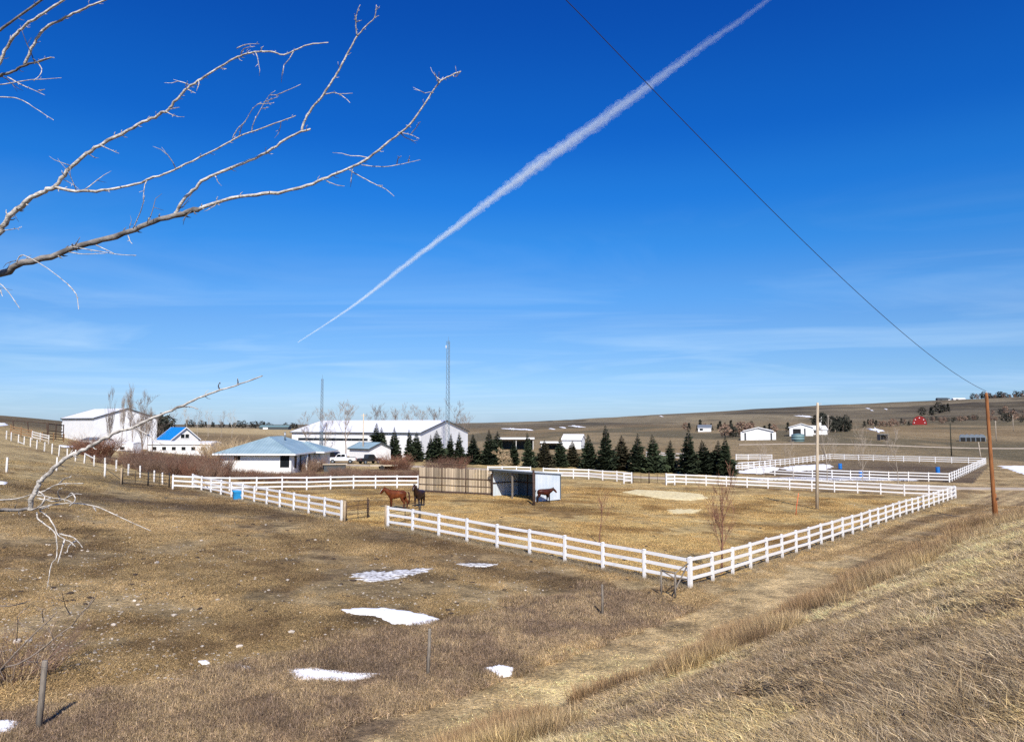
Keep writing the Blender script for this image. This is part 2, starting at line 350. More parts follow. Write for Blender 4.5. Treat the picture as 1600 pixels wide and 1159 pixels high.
def legs_dark(m, z0, z1, k=(.02, .012, .010, 1)):
    n = m.node_tree.nodes; l = m.node_tree.links; b = n['Principled BSDF']; src = b.inputs['Base Color'].links[0].from_socket
    t = n.new('ShaderNodeTexCoord'); sx_ = n.new('ShaderNodeSeparateXYZ'); l.new(t.outputs['Object'], sx_.inputs[0]); mr = n.new('ShaderNodeMapRange'); mr.inputs[1].default_value = z0; mr.inputs[2].default_value = z1
    l.new(sx_.outputs['Z'], mr.inputs[0]); mx = n.new('ShaderNodeMixRGB'); l.new(mr.outputs[0], mx.inputs['Fac']); mx.inputs['Color1'].default_value = k; l.new(src, mx.inputs['Color2']); l.new(mx.outputs[0], b.inputs['Base Color'])
legs_dark(M['horse_chestnut'], .2, .75, (.07, .02, .01, 1))
M['horse_bay'] = mat('horse_bay', (.036, .008, .004), .5, .4, 3.2, spec=.25, col2=(.075, .016, .007))
legs_dark(M['horse_bay'], .6, .85)
M['horse_black_hair'] = mat('horse_black_hair', (.012, .010, .010), .6, .3, 8.)
M['horse_red_hair'] = mat('horse_red_hair', (.055, .018, .010), .6, .3, 8.)
M['horse_white'] = mat('horse_white', (.7, .66, .6), .6, .08, 8.)
M['hoof'] = mat('hoof', (.06, .05, .04), .6, .2, 8.)

# ------------------------------------------------------------------ helpers
def tag(o, label=None, cat=None, group=None, kind=None):
    if label: o['label'] = label
    if cat: o['category'] = cat
    if group: o['group'] = group
    if kind: o['kind'] = kind
    return o
def empty(name, loc, rz=0., label=None, cat=None, group=None):
    o = bpy.data.objects.new(name, None); COL.objects.link(o); o.empty_display_size = .2
    o.location = loc; o.rotation_euler = (0, 0, rz)
    return tag(o, label, cat, group)
class MB:
    def __init__(s): s.v = []; s.f = []
    def add(s, vs, fs):
        b = len(s.v); s.v += [tuple(v) for v in vs]; s.f += [tuple(i + b for i in f) for f in fs]; return s
    def box(s, x0, x1, y0, y1, z0, z1):
        return s.add([(x0, y0, z0), (x1, y0, z0), (x1, y1, z0), (x0, y1, z0), (x0, y0, z1), (x1, y0, z1), (x1, y1, z1), (x0, y1, z1)],
                     [(0, 3, 2, 1), (4, 5, 6, 7), (0, 1, 5, 4), (1, 2, 6, 5), (2, 3, 7, 6), (3, 0, 4, 7)])
    def tube(s, pts, rads, n=6, cap=True):
        pts = [Vector(p) for p in pts]; rings = []; up = None
        for i, p in enumerate(pts):
            d = (pts[min(i + 1, len(pts) - 1)] - pts[max(i - 1, 0)])
            d = d.normalized() if d.length > 1e-9 else Vector((0, 0, 1))
            if up is None: up = d.orthogonal().normalized()
            else:
                up = up - d * up.dot(d); up = up.normalized() if up.length > 1e-6 else d.orthogonal().normalized()
            w = d.cross(up); r = rads[i] if hasattr(rads, '__len__') else rads
            rings.append([p + (up * math.cos(2 * math.pi * k / n) + w * math.sin(2 * math.pi * k / n)) * r for k in range(n)])
        vs = [q for r in rings for q in r]; fs = []
        for i in range(len(pts) - 1):
            for k in range(n): fs.append((i * n + k, i * n + (k + 1) % n, (i + 1) * n + (k + 1) % n, (i + 1) * n + k))
        if cap: fs.append(tuple(range(n - 1, -1, -1))); fs.append(tuple(range((len(pts) - 1) * n, len(pts) * n)))
        return s.add(vs, fs)
    def bar(s, a, b, w, h):            # box bar from a to b, w wide, h high
        a = Vector(a); b = Vector(b); d = (b - a).normalized()
        sd_ = d.cross(Vector((0, 0, 1))); sd_ = sd_.normalized() if sd_.length > 1e-4 else Vector((1, 0, 0)); up = sd_.cross(d)
        vs = [p + sd_ * i * w / 2 + up * j * h / 2 for p in (a, b) for i, j in ((-1, -1), (1, -1), (1, 1), (-1, 1))]
        return s.add(vs, [(3, 2, 1, 0), (4, 5, 6, 7), (0, 1, 5, 4), (1, 2, 6, 5), (2, 3, 7, 6), (3, 0, 4, 7)])
    def prism(s, prof, y0, y1):         # profile in xz, extruded along y
        n = len(prof)
        return s.add([(x, y0, z) for x, z in prof] + [(x, y1, z) for x, z in prof],
                     [tuple(range(n)), tuple(range(2 * n - 1, n - 1, -1))] + [(i + n, (i + 1) % n + n, (i + 1) % n, i) for i in range(n)])
    def mesh(s, name, m, smooth=False):
        me = bpy.data.meshes.new(name); me.from_pydata(s.v, [], s.f); me.materials.append(m)
        if smooth: me.polygons.foreach_set('use_smooth', [True] * len(me.polygons))
        me.update(); return me
    def build(s, name, m, parent=None, smooth=False, loc=(0, 0, 0), rz=0.):
        return link(name, s.mesh(name, m, smooth), parent, loc, rz)
def link(name, me, parent=None, loc=(0, 0, 0), rz=0.):
    o = bpy.data.objects.new(name, me); COL.objects.link(o); o.parent = parent; o.location = loc; o.rotation_euler = (0, 0, rz); return o
def fixn(me):
    bm = bmesh.new(); bm.from_mesh(me); bmesh.ops.recalc_face_normals(bm, faces=bm.faces); bm.to_mesh(me); bm.free(); return me
def copy_tree(o, parent=None):
    c = o.copy(); COL.objects.link(c); c.parent = parent
    for ch in list(o.children): copy_tree(ch, c)
    return c
ORD = ['first', 'second', 'third', 'fourth', 'fifth', 'sixth', 'seventh', 'eighth', 'ninth', 'tenth', 'eleventh', 'twelfth', 'thirteenth', 'fourteenth', 'fifteenth',
       'sixteenth', 'seventeenth', 'eighteenth', 'nineteenth', 'twentieth', 'twenty-first', 'twenty-second', 'twenty-third', 'twenty-fourth', 'twenty-fifth', 'twenty-sixth', 'twenty-seventh', 'twenty-eighth']

# ------------------------------------------------------------------ ground sheet
SNOWB = [(G(*p).x, G(*p).y, a, b) for p, a, b in (((612, 964), 2.4, .95), ((520, 1055), 2.0, .55), ((780, 1050), .75, .5), ((612, 898), 3.2, 1.4), ((745, 883), 1.8, .8))]
def build_ground():
    A = math.radians(44)
    az = np.concatenate([np.linspace(-math.pi, -A, 60)[:-1], np.linspace(-A, A, 860), np.linspace(A, math.pi, 60)[1:-1]])
    rr = np.exp(np.linspace(math.log(.6), math.log(9000), 720))
    na, nr = len(az), len(rr)
    X = np.outer(rr, np.sin(az)).ravel(); Y = np.outer(rr, np.cos(az)).ravel()
    Z = H(X, Y)
    X = np.append(X, 0); Y = np.append(Y, 0); Z = np.append(Z, hz(0, 0))
    co = np.stack([X, Y, Z], 1).astype(np.float32)
    i = np.arange(nr - 1)[:, None] * na; j = np.arange(na)[None, :]; j2 = (j + 1) % na
    q = np.stack([i + j, i + j2, i + na + j2, i + na + j], -1).reshape(-1, 4)[:, ::-1]
    tri = np.stack([np.full(na, nr * na), (np.arange(na) + 1) % na, np.arange(na)], 1)
    me = bpy.data.meshes.new('ground')
    me.vertices.add(len(co)); me.vertices.foreach_set('co', co.ravel())
    nl = q.size + tri.size; me.loops.add(nl); me.loops.foreach_set('vertex_index', np.concatenate([q.ravel(), tri.ravel()]).astype(np.int32))
    me.polygons.add(len(q) + len(tri))
    me.polygons.foreach_set('loop_start', np.concatenate([np.arange(len(q)) * 4, q.size + np.arange(len(tri)) * 3]).astype(np.int32))
    me.polygons.foreach_set('use_smooth', np.ones(len(q) + len(tri), bool))
    me.update(calc_edges=True)
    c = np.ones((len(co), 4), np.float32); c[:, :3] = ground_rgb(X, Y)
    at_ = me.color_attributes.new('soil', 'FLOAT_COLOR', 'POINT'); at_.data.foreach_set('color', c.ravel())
    m = bpy.data.materials.new('ground'); m.use_nodes = True; nt = m.node_tree; n = nt.nodes; l = nt.links
    b = n['Principled BSDF']; b.inputs['Roughness'].default_value = .95; b.inputs['Specular IOR Level'].default_value = .15
    a = n.new('ShaderNodeAttribute'); a.attribute_name = 'soil'
    t = n.new('ShaderNodeTexCoord')
    def noise(sc, det, rough=.6, stretch=None):
        v = t.outputs['Object']
        if stretch:
            mp = n.new('ShaderNodeMapping'); mp.inputs['Scale'].default_value = stretch; l.new(v, mp.inputs['Vector']); v = mp.outputs[0]
        z = n.new('ShaderNodeTexNoise'); z.inputs['Scale'].default_value = sc; z.inputs['Detail'].default_value = det; z.inputs['Roughness'].default_value = rough
        l.new(v, z.inputs['Vector']); return z.outputs['Fac']
    def mr(v, a0, a1, b0, b1):
        r = n.new('ShaderNodeMapRange'); r.inputs[1].default_value = a0; r.inputs[2].default_value = a1; r.inputs[3].default_value = b0; r.inputs[4].default_value = b1; l.new(v, r.inputs[0]); return r.outputs[0]
    def mul(a_, b_):
        k = n.new('ShaderNodeMath'); k.operation = 'MULTIPLY'; l.new(a_, k.inputs[0]); l.new(b_, k.inputs[1]); return k.outputs[0]
    f = mul(mul(mr(noise(.9, 8, .68), .3, .7, .45, 1.6), mr(noise(9., 5, .7), .3, .7, .42, 1.62)), mr(noise(.16, 6, .6), .35, .65, .85, 1.18))
    sc = n.new('ShaderNodeVectorMath'); sc.operation = 'SCALE'; l.new(a.outputs['Color'], sc.inputs[0]); l.new(f, sc.inputs['Scale'])
    l.new(sc.outputs[0], b.inputs['Base Color'])
    bp = n.new('ShaderNodeBump'); bp.inputs['Distance'].default_value = .22; l.new(noise(3.2, 8, .72), bp.inputs['Height'])
    bp2 = n.new('ShaderNodeBump'); bp2.inputs['Distance'].default_value = .02; l.new(noise(30, 4, .7), bp2.inputs['Height']); l.new(bp.outputs[0], bp2.inputs['Normal'])
    l.new(bp2.outputs[0], b.inputs['Normal'])
    me.materials.append(m)
    o = link('ground', me); tag(o, 'dry brown pasture, grassy bank and bare hills running to the horizon', kind='structure')
build_ground()

# ------------------------------------------------------------------ strips and patches lying on the ground
def strip(name, pts, width, lift, m, label, kind='structure'):
    P = []
    for (a, b) in zip(pts[:-1], pts[1:]):
        k = max(2, int((Vector(b) - Vector(a)).length / 2.)); P += [Vector(a).lerp(Vector(b), t / k) for t in range(k)]
    P.append(Vector(pts[-1])); nx = 7; v = []; f = []
    for i, p in enumerate(P):
        d = (P[min(i + 1, len(P) - 1)] - P[max(i - 1, 0)]).normalized(); nrm = Vector((-d.y, d.x))
        for j in range(nx):
            w = (j / (nx - 1) - .5) * width
            if j in (0, nx - 1): w *= 1 + .16 * (random.random() - .5)
            q = p + nrm * w; e = -.06 if j in (0, nx - 1) else lift
            v.append((q.x, q.y, hz(q.x, q.y) + e))
    for i in range(len(P) - 1):
        for j in range(nx - 1): a = i * nx + j; f.append((a, a + 1, a + nx + 1, a + nx))
    mb = MB(); mb.v = v; mb.f = f; me = fixn(mb.mesh(name, m, True)); o = link(name, me); tag(o, label, kind=kind); return o
strip('driveway', [(-58, 128), (-40, 134), (-18, 133), (6, 121), (24, 113), (42, 108), (60, 103), (76, 101), (100, 98), (140, 92)], 5.0, .09, M['gravel'], 'pale gravel driveway passing behind the white paddock fence')
strip('farm_track', [(80, 262), (110, 255), (140, 250), (180, 252), (230, 262)], 3.4, .15, M['gravel'], 'pale farm track crossing the field below the hill')

SNOWP = []
def patch(name, pix, m, label, cat=None, lift=.06, rag=.16, kind=None, group=None, seed=0):
    rnd = random.Random(seed); W = [G(*p) for p in pix]; SNOWP.append([(q.x, q.y) for q in W]); n = len(W); N = 90 if n > 3 else 60
    per = []; tot = sum((W[i] - W[(i + 1) % n]).length for i in range(n))
    for i in range(n):
        a, b = W[i], W[(i + 1) % n]; k = max(2, int(N * (a - b).length / tot)); per += [a.lerp(b, t / k) for t in range(k)]
    c = sum(per, Vector()) / len(per); size = tot / 6.3
    ph = [rnd.random() * 50 for _ in range(3)]
    out_ = []
    for i, p in enumerate(per):
        t = i / len(per) * 6.283
        o_ = float(vnoise(i * .55 + ph[0], ph[1])) - .5 + .6 * (float(vnoise(i * 1.7 + ph[2], 3.3)) - .5)
        dd = p - c; out_.append(c + dd * (1 + rag * o_ * 1.6))
    rings = [1.0, .93, .8, .6, .35, .12]; hs = [-.03, .6, .9, 1, 1, 1]; K = len(out_); v = []; f = []
    for r, h_ in zip(rings, hs):
        for p in out_:
            q = c + (p - c) * r; v.append((q.x, q.y, hz(q.x, q.y) + (lift * h_ if h_ > 0 else -.05) + .25 * lift * (rnd.random() - .5) * (r < .9)))
    v.append((c.x, c.y, hz(c.x, c.y) + lift))
    for k in range(len(rings) - 1):
        for i in range(K): f.append((k * K + i, k * K + (i + 1) % K, (k + 1) * K + (i + 1) % K, (k + 1) * K + i))
    for i in range(K): f.append(((len(rings) - 1) * K + i, (len(rings) - 1) * K + (i + 1) % K, len(v) - 1))
    mb = MB(); mb.v = v; mb.f = f; o = link(name, fixn(mb.mesh(name, m, True)))
    return tag(o, label, cat, group, kind)
SG = 'melting snow patches'
patch('snow_patch', [(530, 953), (560, 949), (600, 950), (645, 956), (692, 968), (672, 979), (640, 977), (612, 974), (585, 962), (545, 959)], M['snow'], 'long white snow patch behind the middle grey fence post', 'snow patch', group=SG, seed=1)
patch('snow_patch', [(438, 1046), (475, 1043), (520, 1046), (555, 1054), (600, 1053), (575, 1062), (545, 1067), (500, 1065), (462, 1064)], M['snow'], 'pointed white snow patch at the edge of the ditch thatch', 'snow patch', group=SG, seed=2)
patch('snow_patch', [(758, 1046), (780, 1041), (803, 1046), (800, 1056), (780, 1059)], M['snow'], 'small rounded snow patch alone in the ditch thatch', 'snow patch', group=SG, seed=3, lift=.1)
patch('snow_patch', [(-60, 1120), (0, 1124), (26, 1126), (34, 1134), (18, 1146), (-10, 1156), (-60, 1160)], M['snow'], 'snow patch in the bottom left corner beside the grey post', 'snow patch', group=SG, seed=4)
patch('snow_patch', [(355, 1041), (372, 1038), (400, 1044), (398, 1049), (372, 1046)], M['snow'], 'thin sliver of snow left of the pointed patch', 'snow patch', group=SG, seed=5, lift=.04)
patch('snow_patch', [(308, 1033), (322, 1032), (330, 1037), (316, 1039)], M['snow'], 'tiny leftmost scrap of snow in the pasture', 'snow patch', group=SG, seed=15, lift=.04)
patch('snow_patch', [(712, 881), (745, 880), (778, 882), (760, 886), (730, 885)], M['dirty_snow'], 'thin snow streak just behind the broken icy patch', 'snow patch', group=SG, seed=6, lift=.05)
for k, pp in enumerate([[(548, 899), (575, 892), (600, 893), (625, 892), (628, 899), (600, 905), (570, 905)], [(596, 895), (630, 890), (676, 888), (668, 894), (640, 899), (612, 900)], [(560, 905), (590, 902), (632, 901), (600, 908), (575, 909)]]):
    patch('snow_patch', pp, M['dirty_snow'], ['left piece of the broken grey icy snow in the pasture', 'right piece of the broken grey icy snow in the pasture', 'lowest strip of the broken grey icy snow in the pasture'][k], 'snow patch', group=SG, seed=20 + k, lift=.03, rag=.5)
patch('snow_patch', [(1560, 728), (1600, 727), (1700, 730), (1700, 745), (1620, 744), (1598, 741), (1580, 736)], M['snow'], 'large snow drift beyond the driveway at the right edge', 'snow patch', group=SG, seed=7, lift=.10)
patch('snow_patch', [(1216, 732), (1240, 727), (1290, 725), (1302, 729), (1290, 734), (1240, 736)], M['snow'], 'snow drift inside the far paddock behind the pale utility pole', 'snow patch', group=SG, seed=8, lift=.10)
patch('snow_patch', [(1150, 739), (1175, 731), (1210, 728), (1218, 733), (1190, 740)], M['snow'], 'snow drift outside the left corner of the far paddock', 'snow patch', group=SG, seed=9, lift=.10)
patch('snow_patch', [(1160, 747), (1250, 745), (1350, 747), (1440, 749), (1440, 751), (1300, 750), (1180, 750)], M['dirty_snow'], 'long low snow bank along the front of the far paddock fence', 'snow patch', group=SG, seed=10, lift=.12, rag=.05)
patch('snow_patch', [(0, 752), (-40, 751), (-40, 756), (8, 757), (12, 754)], M['snow'], 'snow scrap near the lone white post on the left slope', 'snow patch', group=SG, seed=11, lift=.08)
patch('snow_patch', [(0, 661), (8, 661), (12, 664), (0, 666), (-30, 666), (-30, 661)], M['snow'], 'snow patch on the left hillside by the tall corral frame', 'snow patch', group=SG, seed=12, lift=.15)
patch('snow_patch', [(92, 696), (118, 697), (124, 699), (100, 699)], M['snow'], 'snow heap at the foot of the large white barn', 'snow patch', group=SG, seed=13, lift=.12)
hs = [((800, 670), 16, 2), ((823, 671), 9, 2), ((900, 666), 12, 2), ((862, 670), 5, 1.5), ((880, 668), 5, 1.5), ((1033, 650), 3, 1.5), ((1255, 650), 14, 2.2), ((1370, 672), 12, 5), ((1356, 638), 4, 1.2), ((1384, 639), 3, 1.2), ((1362, 641), 3, 1.2)]
for k, ((px, py), w, h_) in enumerate(hs):
    patch('hill_snow', [(px - w, py - h_ * .4), (px - w * .2, py - h_ * .6), (px + w * .6, py), (px + w, py + h_ * .6), (px + w * .3, py + h_ * .6), (px - w * .4, py + h_ * .1)], M['snow'],
          'small far snow patch on the bare hillside, %s counted from the spruces rightwards' % ORD[sorted(q[0][0] for q in hs).index(px)], 'snow patch', lift=.35, rag=.5, group='snow patches on the far hills', seed=40 + k)
patch('straw_patch', [(972, 769), (990, 765), (1030, 767), (1075, 770), (1100, 773), (1108, 779), (1080, 782), (1045, 781), (1010, 776)], M['straw'], 'golden patch of spread straw inside the main paddock', 'straw', lift=.16, rag=.1, seed=31)
patch('straw_patch', [(1040, 797), (1062, 794), (1092, 796), (1088, 802), (1050, 803)], M['straw'], 'smaller faint straw patch in the middle of the paddock', 'straw', lift=.03, rag=.4, seed=32)

# ------------------------------------------------------------------ white rail fences
def _unit_box(name, m, bev=.0):
    bm = bmesh.new(); bmesh.ops.create_cube(bm, size=1.)
    if bev: bmesh.ops.bevel(bm, geom=bm.edges[:], offset=bev, segments=1, affect='EDGES')
    me = bpy.data.meshes.new(name); bm.to_mesh(me); bm.free(); me.materials.append(m); return me
def base_dirt(m, z0, z1, c):
    n = m.node_tree.nodes; l = m.node_tree.links; b = n['Principled BSDF']; src = b.inputs['Base Color'].links[0].from_socket
    t = n.new('ShaderNodeTexCoord'); sx_ = n.new('ShaderNodeSeparateXYZ'); l.new(t.outputs['Object'], sx_.inputs[0]); nz_ = n.new('ShaderNodeTexNoise'); nz_.inputs['Scale'].default_value = 7; l.new(t.outputs['Object'], nz_.inputs['Vector'])
    ad = n.new('ShaderNodeMath'); ad.operation = 'MULTIPLY_ADD'; l.new(nz_.outputs['Fac'], ad.inputs[0]); ad.inputs[1].default_value = -.25; l.new(sx_.outputs['Z'], ad.inputs[2])
    mr = n.new('ShaderNodeMapRange'); mr.inputs[1].default_value = z0; mr.inputs[2].default_value = z1; mr.inputs[3].default_value = .35; l.new(ad.outputs[0], mr.inputs[0])
    mx = n.new('ShaderNodeMixRGB'); l.new(mr.outputs[0], mx.inputs['Fac']); mx.inputs['Color1'].default_value = c; l.new(src, mx.inputs['Color2']); l.new(mx.outputs[0], b.inputs['Base Color'])
M['post_vinyl'] = mat('post_vinyl', (.80, .79, .77), .45, .04, 3., obrand=.05); base_dirt(M['post_vinyl'], -.12, .12, (.42, .33, .22, 1)); M['white_vinyl'].node_tree.nodes['Noise Texture'].inputs['Scale'].default_value = 2
RAIL = _unit_box('rail', M['white_vinyl'])
def post_mesh(name, w, h, m, cap=True):
    mb = MB(); mb.box(-w / 2, w / 2, -w / 2, w / 2, -.35, h)
    if cap:
        c = w / 2 + .012; mb.box(-c, c, -c, c, h, h + .02)
        mb.add([(-c, -c, h + .02), (c, -c, h + .02), (c, c, h + .02), (-c, c, h + .02), (0, 0, h + .06)], [(0, 1, 4), (1, 2, 4), (2, 3, 4), (3, 0, 4)])
    return mb.mesh(name, m)
POST = post_mesh('post', .135, 1.43, M['post_vinyl'])
def fence(pts, label, spacing=2.44, group='white three rail fences', h=1.43, zs=(1.34, .88, .42), name='rail_fence', post_me=None, rail_me=None, rw=.045, rh=.155, close=True):
    post_me = post_me or POST; rail_me = rail_me or RAIL
    P = []
    for a, b in zip(pts[:-1], pts[1:]):
        a = Vector(a[:2]); b = Vector(b[:2]); k = max(1, round((b - a).length / spacing)); P += [a.lerp(b, t / k) for t in range(k)]
    P.append(Vector(pts[-1][:2]))
    root = empty(name, (P[0].x, P[0].y, hz(P[0].x, P[0].y)), 0, label, 'fence', group)
    o0 = Vector(root.location); Q = []
    for i, p in enumerate(P):
        d = P[min(i + 1, len(P) - 1)] - P[max(i - 1, 0)]
        z = hz(p.x, p.y) + random.uniform(-.03, .03); q = Vector((p.x, p.y, z)); Q.append(q)
        po = link('post', post_me, root, q - o0, math.atan2(d.y, d.x)); po.rotation_euler = (random.gauss(0, .008), random.gauss(0, .008), math.atan2(d.y, d.x))
    for a, b in zip(Q[:-1], Q[1:]):
        d = b - a; L = d.length
        for z in zs:
            r = link('rail', rail_me, root); r.location = (a + b) / 2 - o0 + Vector((0, 0, z + random.uniform(-.012, .012)))
            r.scale = (L - .1, rw, rh); r.rotation_euler = (0, -math.atan2(d.z, math.hypot(d.x, d.y)) + random.gauss(0, .004), math.atan2(d.y, d.x))
    return root
cor = (gx(1077.5, 36.5), 36.5)
near_left = (gx(606, 51.2), 51.2)
far_right = (gx(1493, 88), 88)
fence([near_left, cor], 'nearest white rail fence run left of the front corner of the paddock')
fence([(cor[0] + .09, cor[1] + .1), far_right], 'long white rail fence run receding right from the front corner')
fence([(gx(533, 54), 54), (gx(300, 76), 76)], 'white rail fence run slanting past the blue tub')
fence([(gx(269, 73), 73), (gx(400, 77), 77), (gx(552, 83), 83), (gx(653, 86), 86)], 'white rail fence run in front of the low hip roof house')
fence([(gx(762, 111), 111), (gx(829, 112), 112)], 'short white fence piece showing above the horse shelter roof')
fence([(gx(849, 110), 110), (gx(920, 108), 108), (gx(987, 103), 103)], 'white fence run between the shelter and the brown pipe gate')
fence([(gx(1041, 102), 102), (gx(1200, 98.5), 98.5), (gx(1340, 94), 94), (far_right[0] - .1, far_right[1] + .1)], 'white fence run along the back of the paddock right of the pipe gate')
fence([(gx(975, 100.5), 100.5), (gx(987, 102), 102)], 'stub of white fence closing the left side of the pipe gate')
fence([(gx(1041, 100), 100), (gx(1054, 100.5), 100.5)], 'stub of white fence closing the right side of the pipe gate')
B2 = [(gx(1155, 131), 131), (gx(1300, 122), 122), (gx(1483, 114), 114)]
fence(B2, 'front fence run of the far paddock behind the driveway', spacing=2.9)
fence([(gx(1483.5, 114.2), 114.2), (gx(1540, 165), 165)], 'right side fence run of the far paddock receding to its corner', spacing=3.)
fence([(gx(1540, 165.3), 165.3), (gx(1297, 185), 185)], 'back fence run of the far paddock below the hills', spacing=3.4)
fence([(gx(1296.6, 184.8), 184.8), (gx(1150, 139), 139)], 'left side fence run of the far paddock slanting down to the drive', spacing=3.)
fence([(gx(1128, 126), 126), (gx(1146, 134), 134)], 'short fence piece beside the last spruce at the paddock lane', spacing=2.4)
fence([(gx(1150, 178), 178), (gx(1206, 180), 180)], 'farthest short white fence run behind the last spruce', spacing=3.4)
fence([(gx(1010, 185), 185), (gx(1068, 178), 178)], 'white fence piece glimpsed between the spruces', spacing=3.4)
# old post and wire fence on the left
old = empty('wire_fence', gp(162, 76), 0, 'line of white wooden posts with thin wire across the left slope', 'fence')
base_dirt(M['white_wood'], -.1, .15, (.4, .32, .22, 1)); wp = post_mesh('post', .13, 1.3, M['white_wood'], False)
lst = [(7, 114), (15, 112), (26, 110), (35, 108), (45, 105.5), (55, 102.5), (67, 100), (79, 97), (90, 94.5), (103, 92.5), (116, 90.5), (130, 89), (145, 87), (162, 85.5), (180, 84), (199, 82), (218, 80.3), (240, 78.5), (253, 77)]
lst = [(-30, 122), (-12, 118)] + lst; Q = []
for px, d in lst:
    p = gp(px, d); Q.append(p); o = link('post', wp, old, p - old.location); o.rotation_euler = (random.gauss(0, .03), random.gauss(0, .03), random.random()); o.scale = (1, 1, random.uniform(.92, 1.08))
for z in (1.1, .7):
    mb = MB(); mb.tube([q - old.location + Vector((0, 0, z - .02 * (i % 2))) for i, q in enumerate(Q)], .012, 3, False); mb.build('wire', M['wire'], old)
mb = MB()
for i, z0, z1 in ((4, .2, .15), (13, 1.2, .9)): mb.bar(Q[i] - old.location + Vector((0, 0, z0)), Q[i + 1] - old.location + Vector((0, 0, z1)), .05, .12)
mb.build('loose_rail', M['white_wood'], old)
for px, d, lab in ((7, 66, 'lone white wooden post nearest the left edge of the picture'), (86, 74, 'lone white wooden post behind the big pale branch'), (162, 76, 'white wooden post at the left end of the black gates')):
    o = link('fence_post', wp, None, gp(px, d)); o.rotation_euler = (.02, .03, .3); o.scale = (1.1, 1.1, 1.05); tag(o, lab, 'post', 'single white posts')
# grey wooden posts of the vanished ditch fence
def round_post(px, d, h, r, lab, tilt=(0, 0), m='grey_wood'):
    mb = MB(); mb.tube([(0, 0, -.3), (.01, 0, h * .5), (0, .01, h - .02), (0, .01, h)], [r * 1.05, r, r * .97, r * .8], 9)
    o = mb.build('wooden_post', M[m], None, True, gp(px, d)); o.rotation_euler = (tilt[0], tilt[1], 0); tag(o, lab, 'post', 'old grey ditch posts')
round_post(58, 17.3, 1.55, .065, 'weathered grey wooden post in the bottom left foreground', (0, .05))
round_post(668, 22.5, 1.35, .05, 'thin grey wooden post in front of the long snow patch', (0, .04))
round_post(941, 30.5, 1.25, .045, 'thin grey post on the ditch edge below the white fence', (0, .01))

# ------------------------------------------------------------------ gates
def gate(a, b, h, nb, m, lab, nv=2, r=.025, base=.15, group='pipe gates', zt=None):
    a = Vector((a[0], a[1], hz(*a[:2]))); b = Vector((b[0], b[1], hz(*b[:2])))
    root = empty('pipe_gate', a, math.atan2(b.y - a.y, b.x - a.x), lab, 'gate', group); L = math.hypot(b.x - a.x, b.y - a.y); dz = b.z - a.z
    for k in range(nb):
        z = base + (h - base) * k / (nb - 1); mb = MB(); mb.tube([(0, 0, z), (L, 0, z + dz)], r * .9, 6); mb.build('rail', M[m], root, True)
    for k in range(nv + 2):
        x = L * k / (nv + 1); zz = dz * k / (nv + 1); e = r * 1.25; mb = MB(); mb.tube([(x, 0, zz + base - .02), (x, 0, zz + h + .02)], e if k in (0, nv + 1) else r, 6); mb.build('upright', M[m], root, True)
    for x, zz in ((0, 0), (L, dz)):
        mb = MB(); mb.tube([(x, .12, zz - .3), (x, .12, zz + h + .15)], .05, 8); mb.build('gate_post', M[m], root, True)
    return root
gate((gx(190, 72), 72), (gx(230, 73), 73), 1.35, 5, 'black_pipe', 'left leaf of the black pipe gates beside the wooden brace', 1)
gate((gx(231, 73), 73), (gx(264, 74.5), 74.5), 1.35, 5, 'black_pipe', 'right leaf of the black pipe gates joining the white fence', 1)
gate((gx(541, 53.8), 53.8), (gx(576, 56), 56), 1.35, 5, 'rust_steel', 'dark pipe gate at the right end of the tub fence', 1)
gate((gx(606.5, 51.8), 51.8), (gx(657, 56), 56), 1.3, 4, 'black_pipe', 'open black pipe gate behind the white fence near the horses', 1)
gate((gx(989, 102.6), 102.6), (gx(1014, 102.4), 102.4), 1.35, 4, 'rust_steel', 'left leaf of the brown pipe gate at the back of the paddock', 1)
gate((gx(1014.5, 102.4), 102.4), (gx(1040, 102), 102), 1.35, 4, 'rust_steel', 'right leaf of the brown pipe gate at the back of the paddock', 1)
# wooden brace beside the black gates
r0 = empty('fence_brace', gp(165, 71.5), 0, 'wooden brace panel with a diagonal wire left of the black gates', 'brace')
pa = Vector((0, 0, 0)); pb = gp(188, 71.5) - gp(165, 71.5)
mb = MB(); mb.tube([pb + Vector((0, 0, -.3)), pb + Vector((0, 0, 1.6))], .09, 8); mb.build('post', M['tan_wood'], r0, True)
mb = MB(); mb.bar(pa + Vector((0, 0, 1.38)), pb + Vector((0, 0, 1.38)), .08, .09); mb.build('rail', M['tan_wood'], r0)
mb = MB(); mb.tube([pa + Vector((0, 0, 1.2)), pb + Vector((0, 0, .45))], .03, 5); mb.build('diagonal', M['black_pipe'], r0)
for (px, d, lab) in ((541, 53.5, 'tan wooden post at the end of the tub fence'), (606, 51.3, 'tan wooden post at the end of the nearest fence')):
    mb = MB(); mb.tube([(0, 0, -.3), (0, 0, 1.5)], .10, 8); o = mb.build('gate_post', M['tan_wood'], None, True, gp(px, d) + Vector((-.14, 0, 0))); tag(o, lab, 'post', 'tan gate posts')
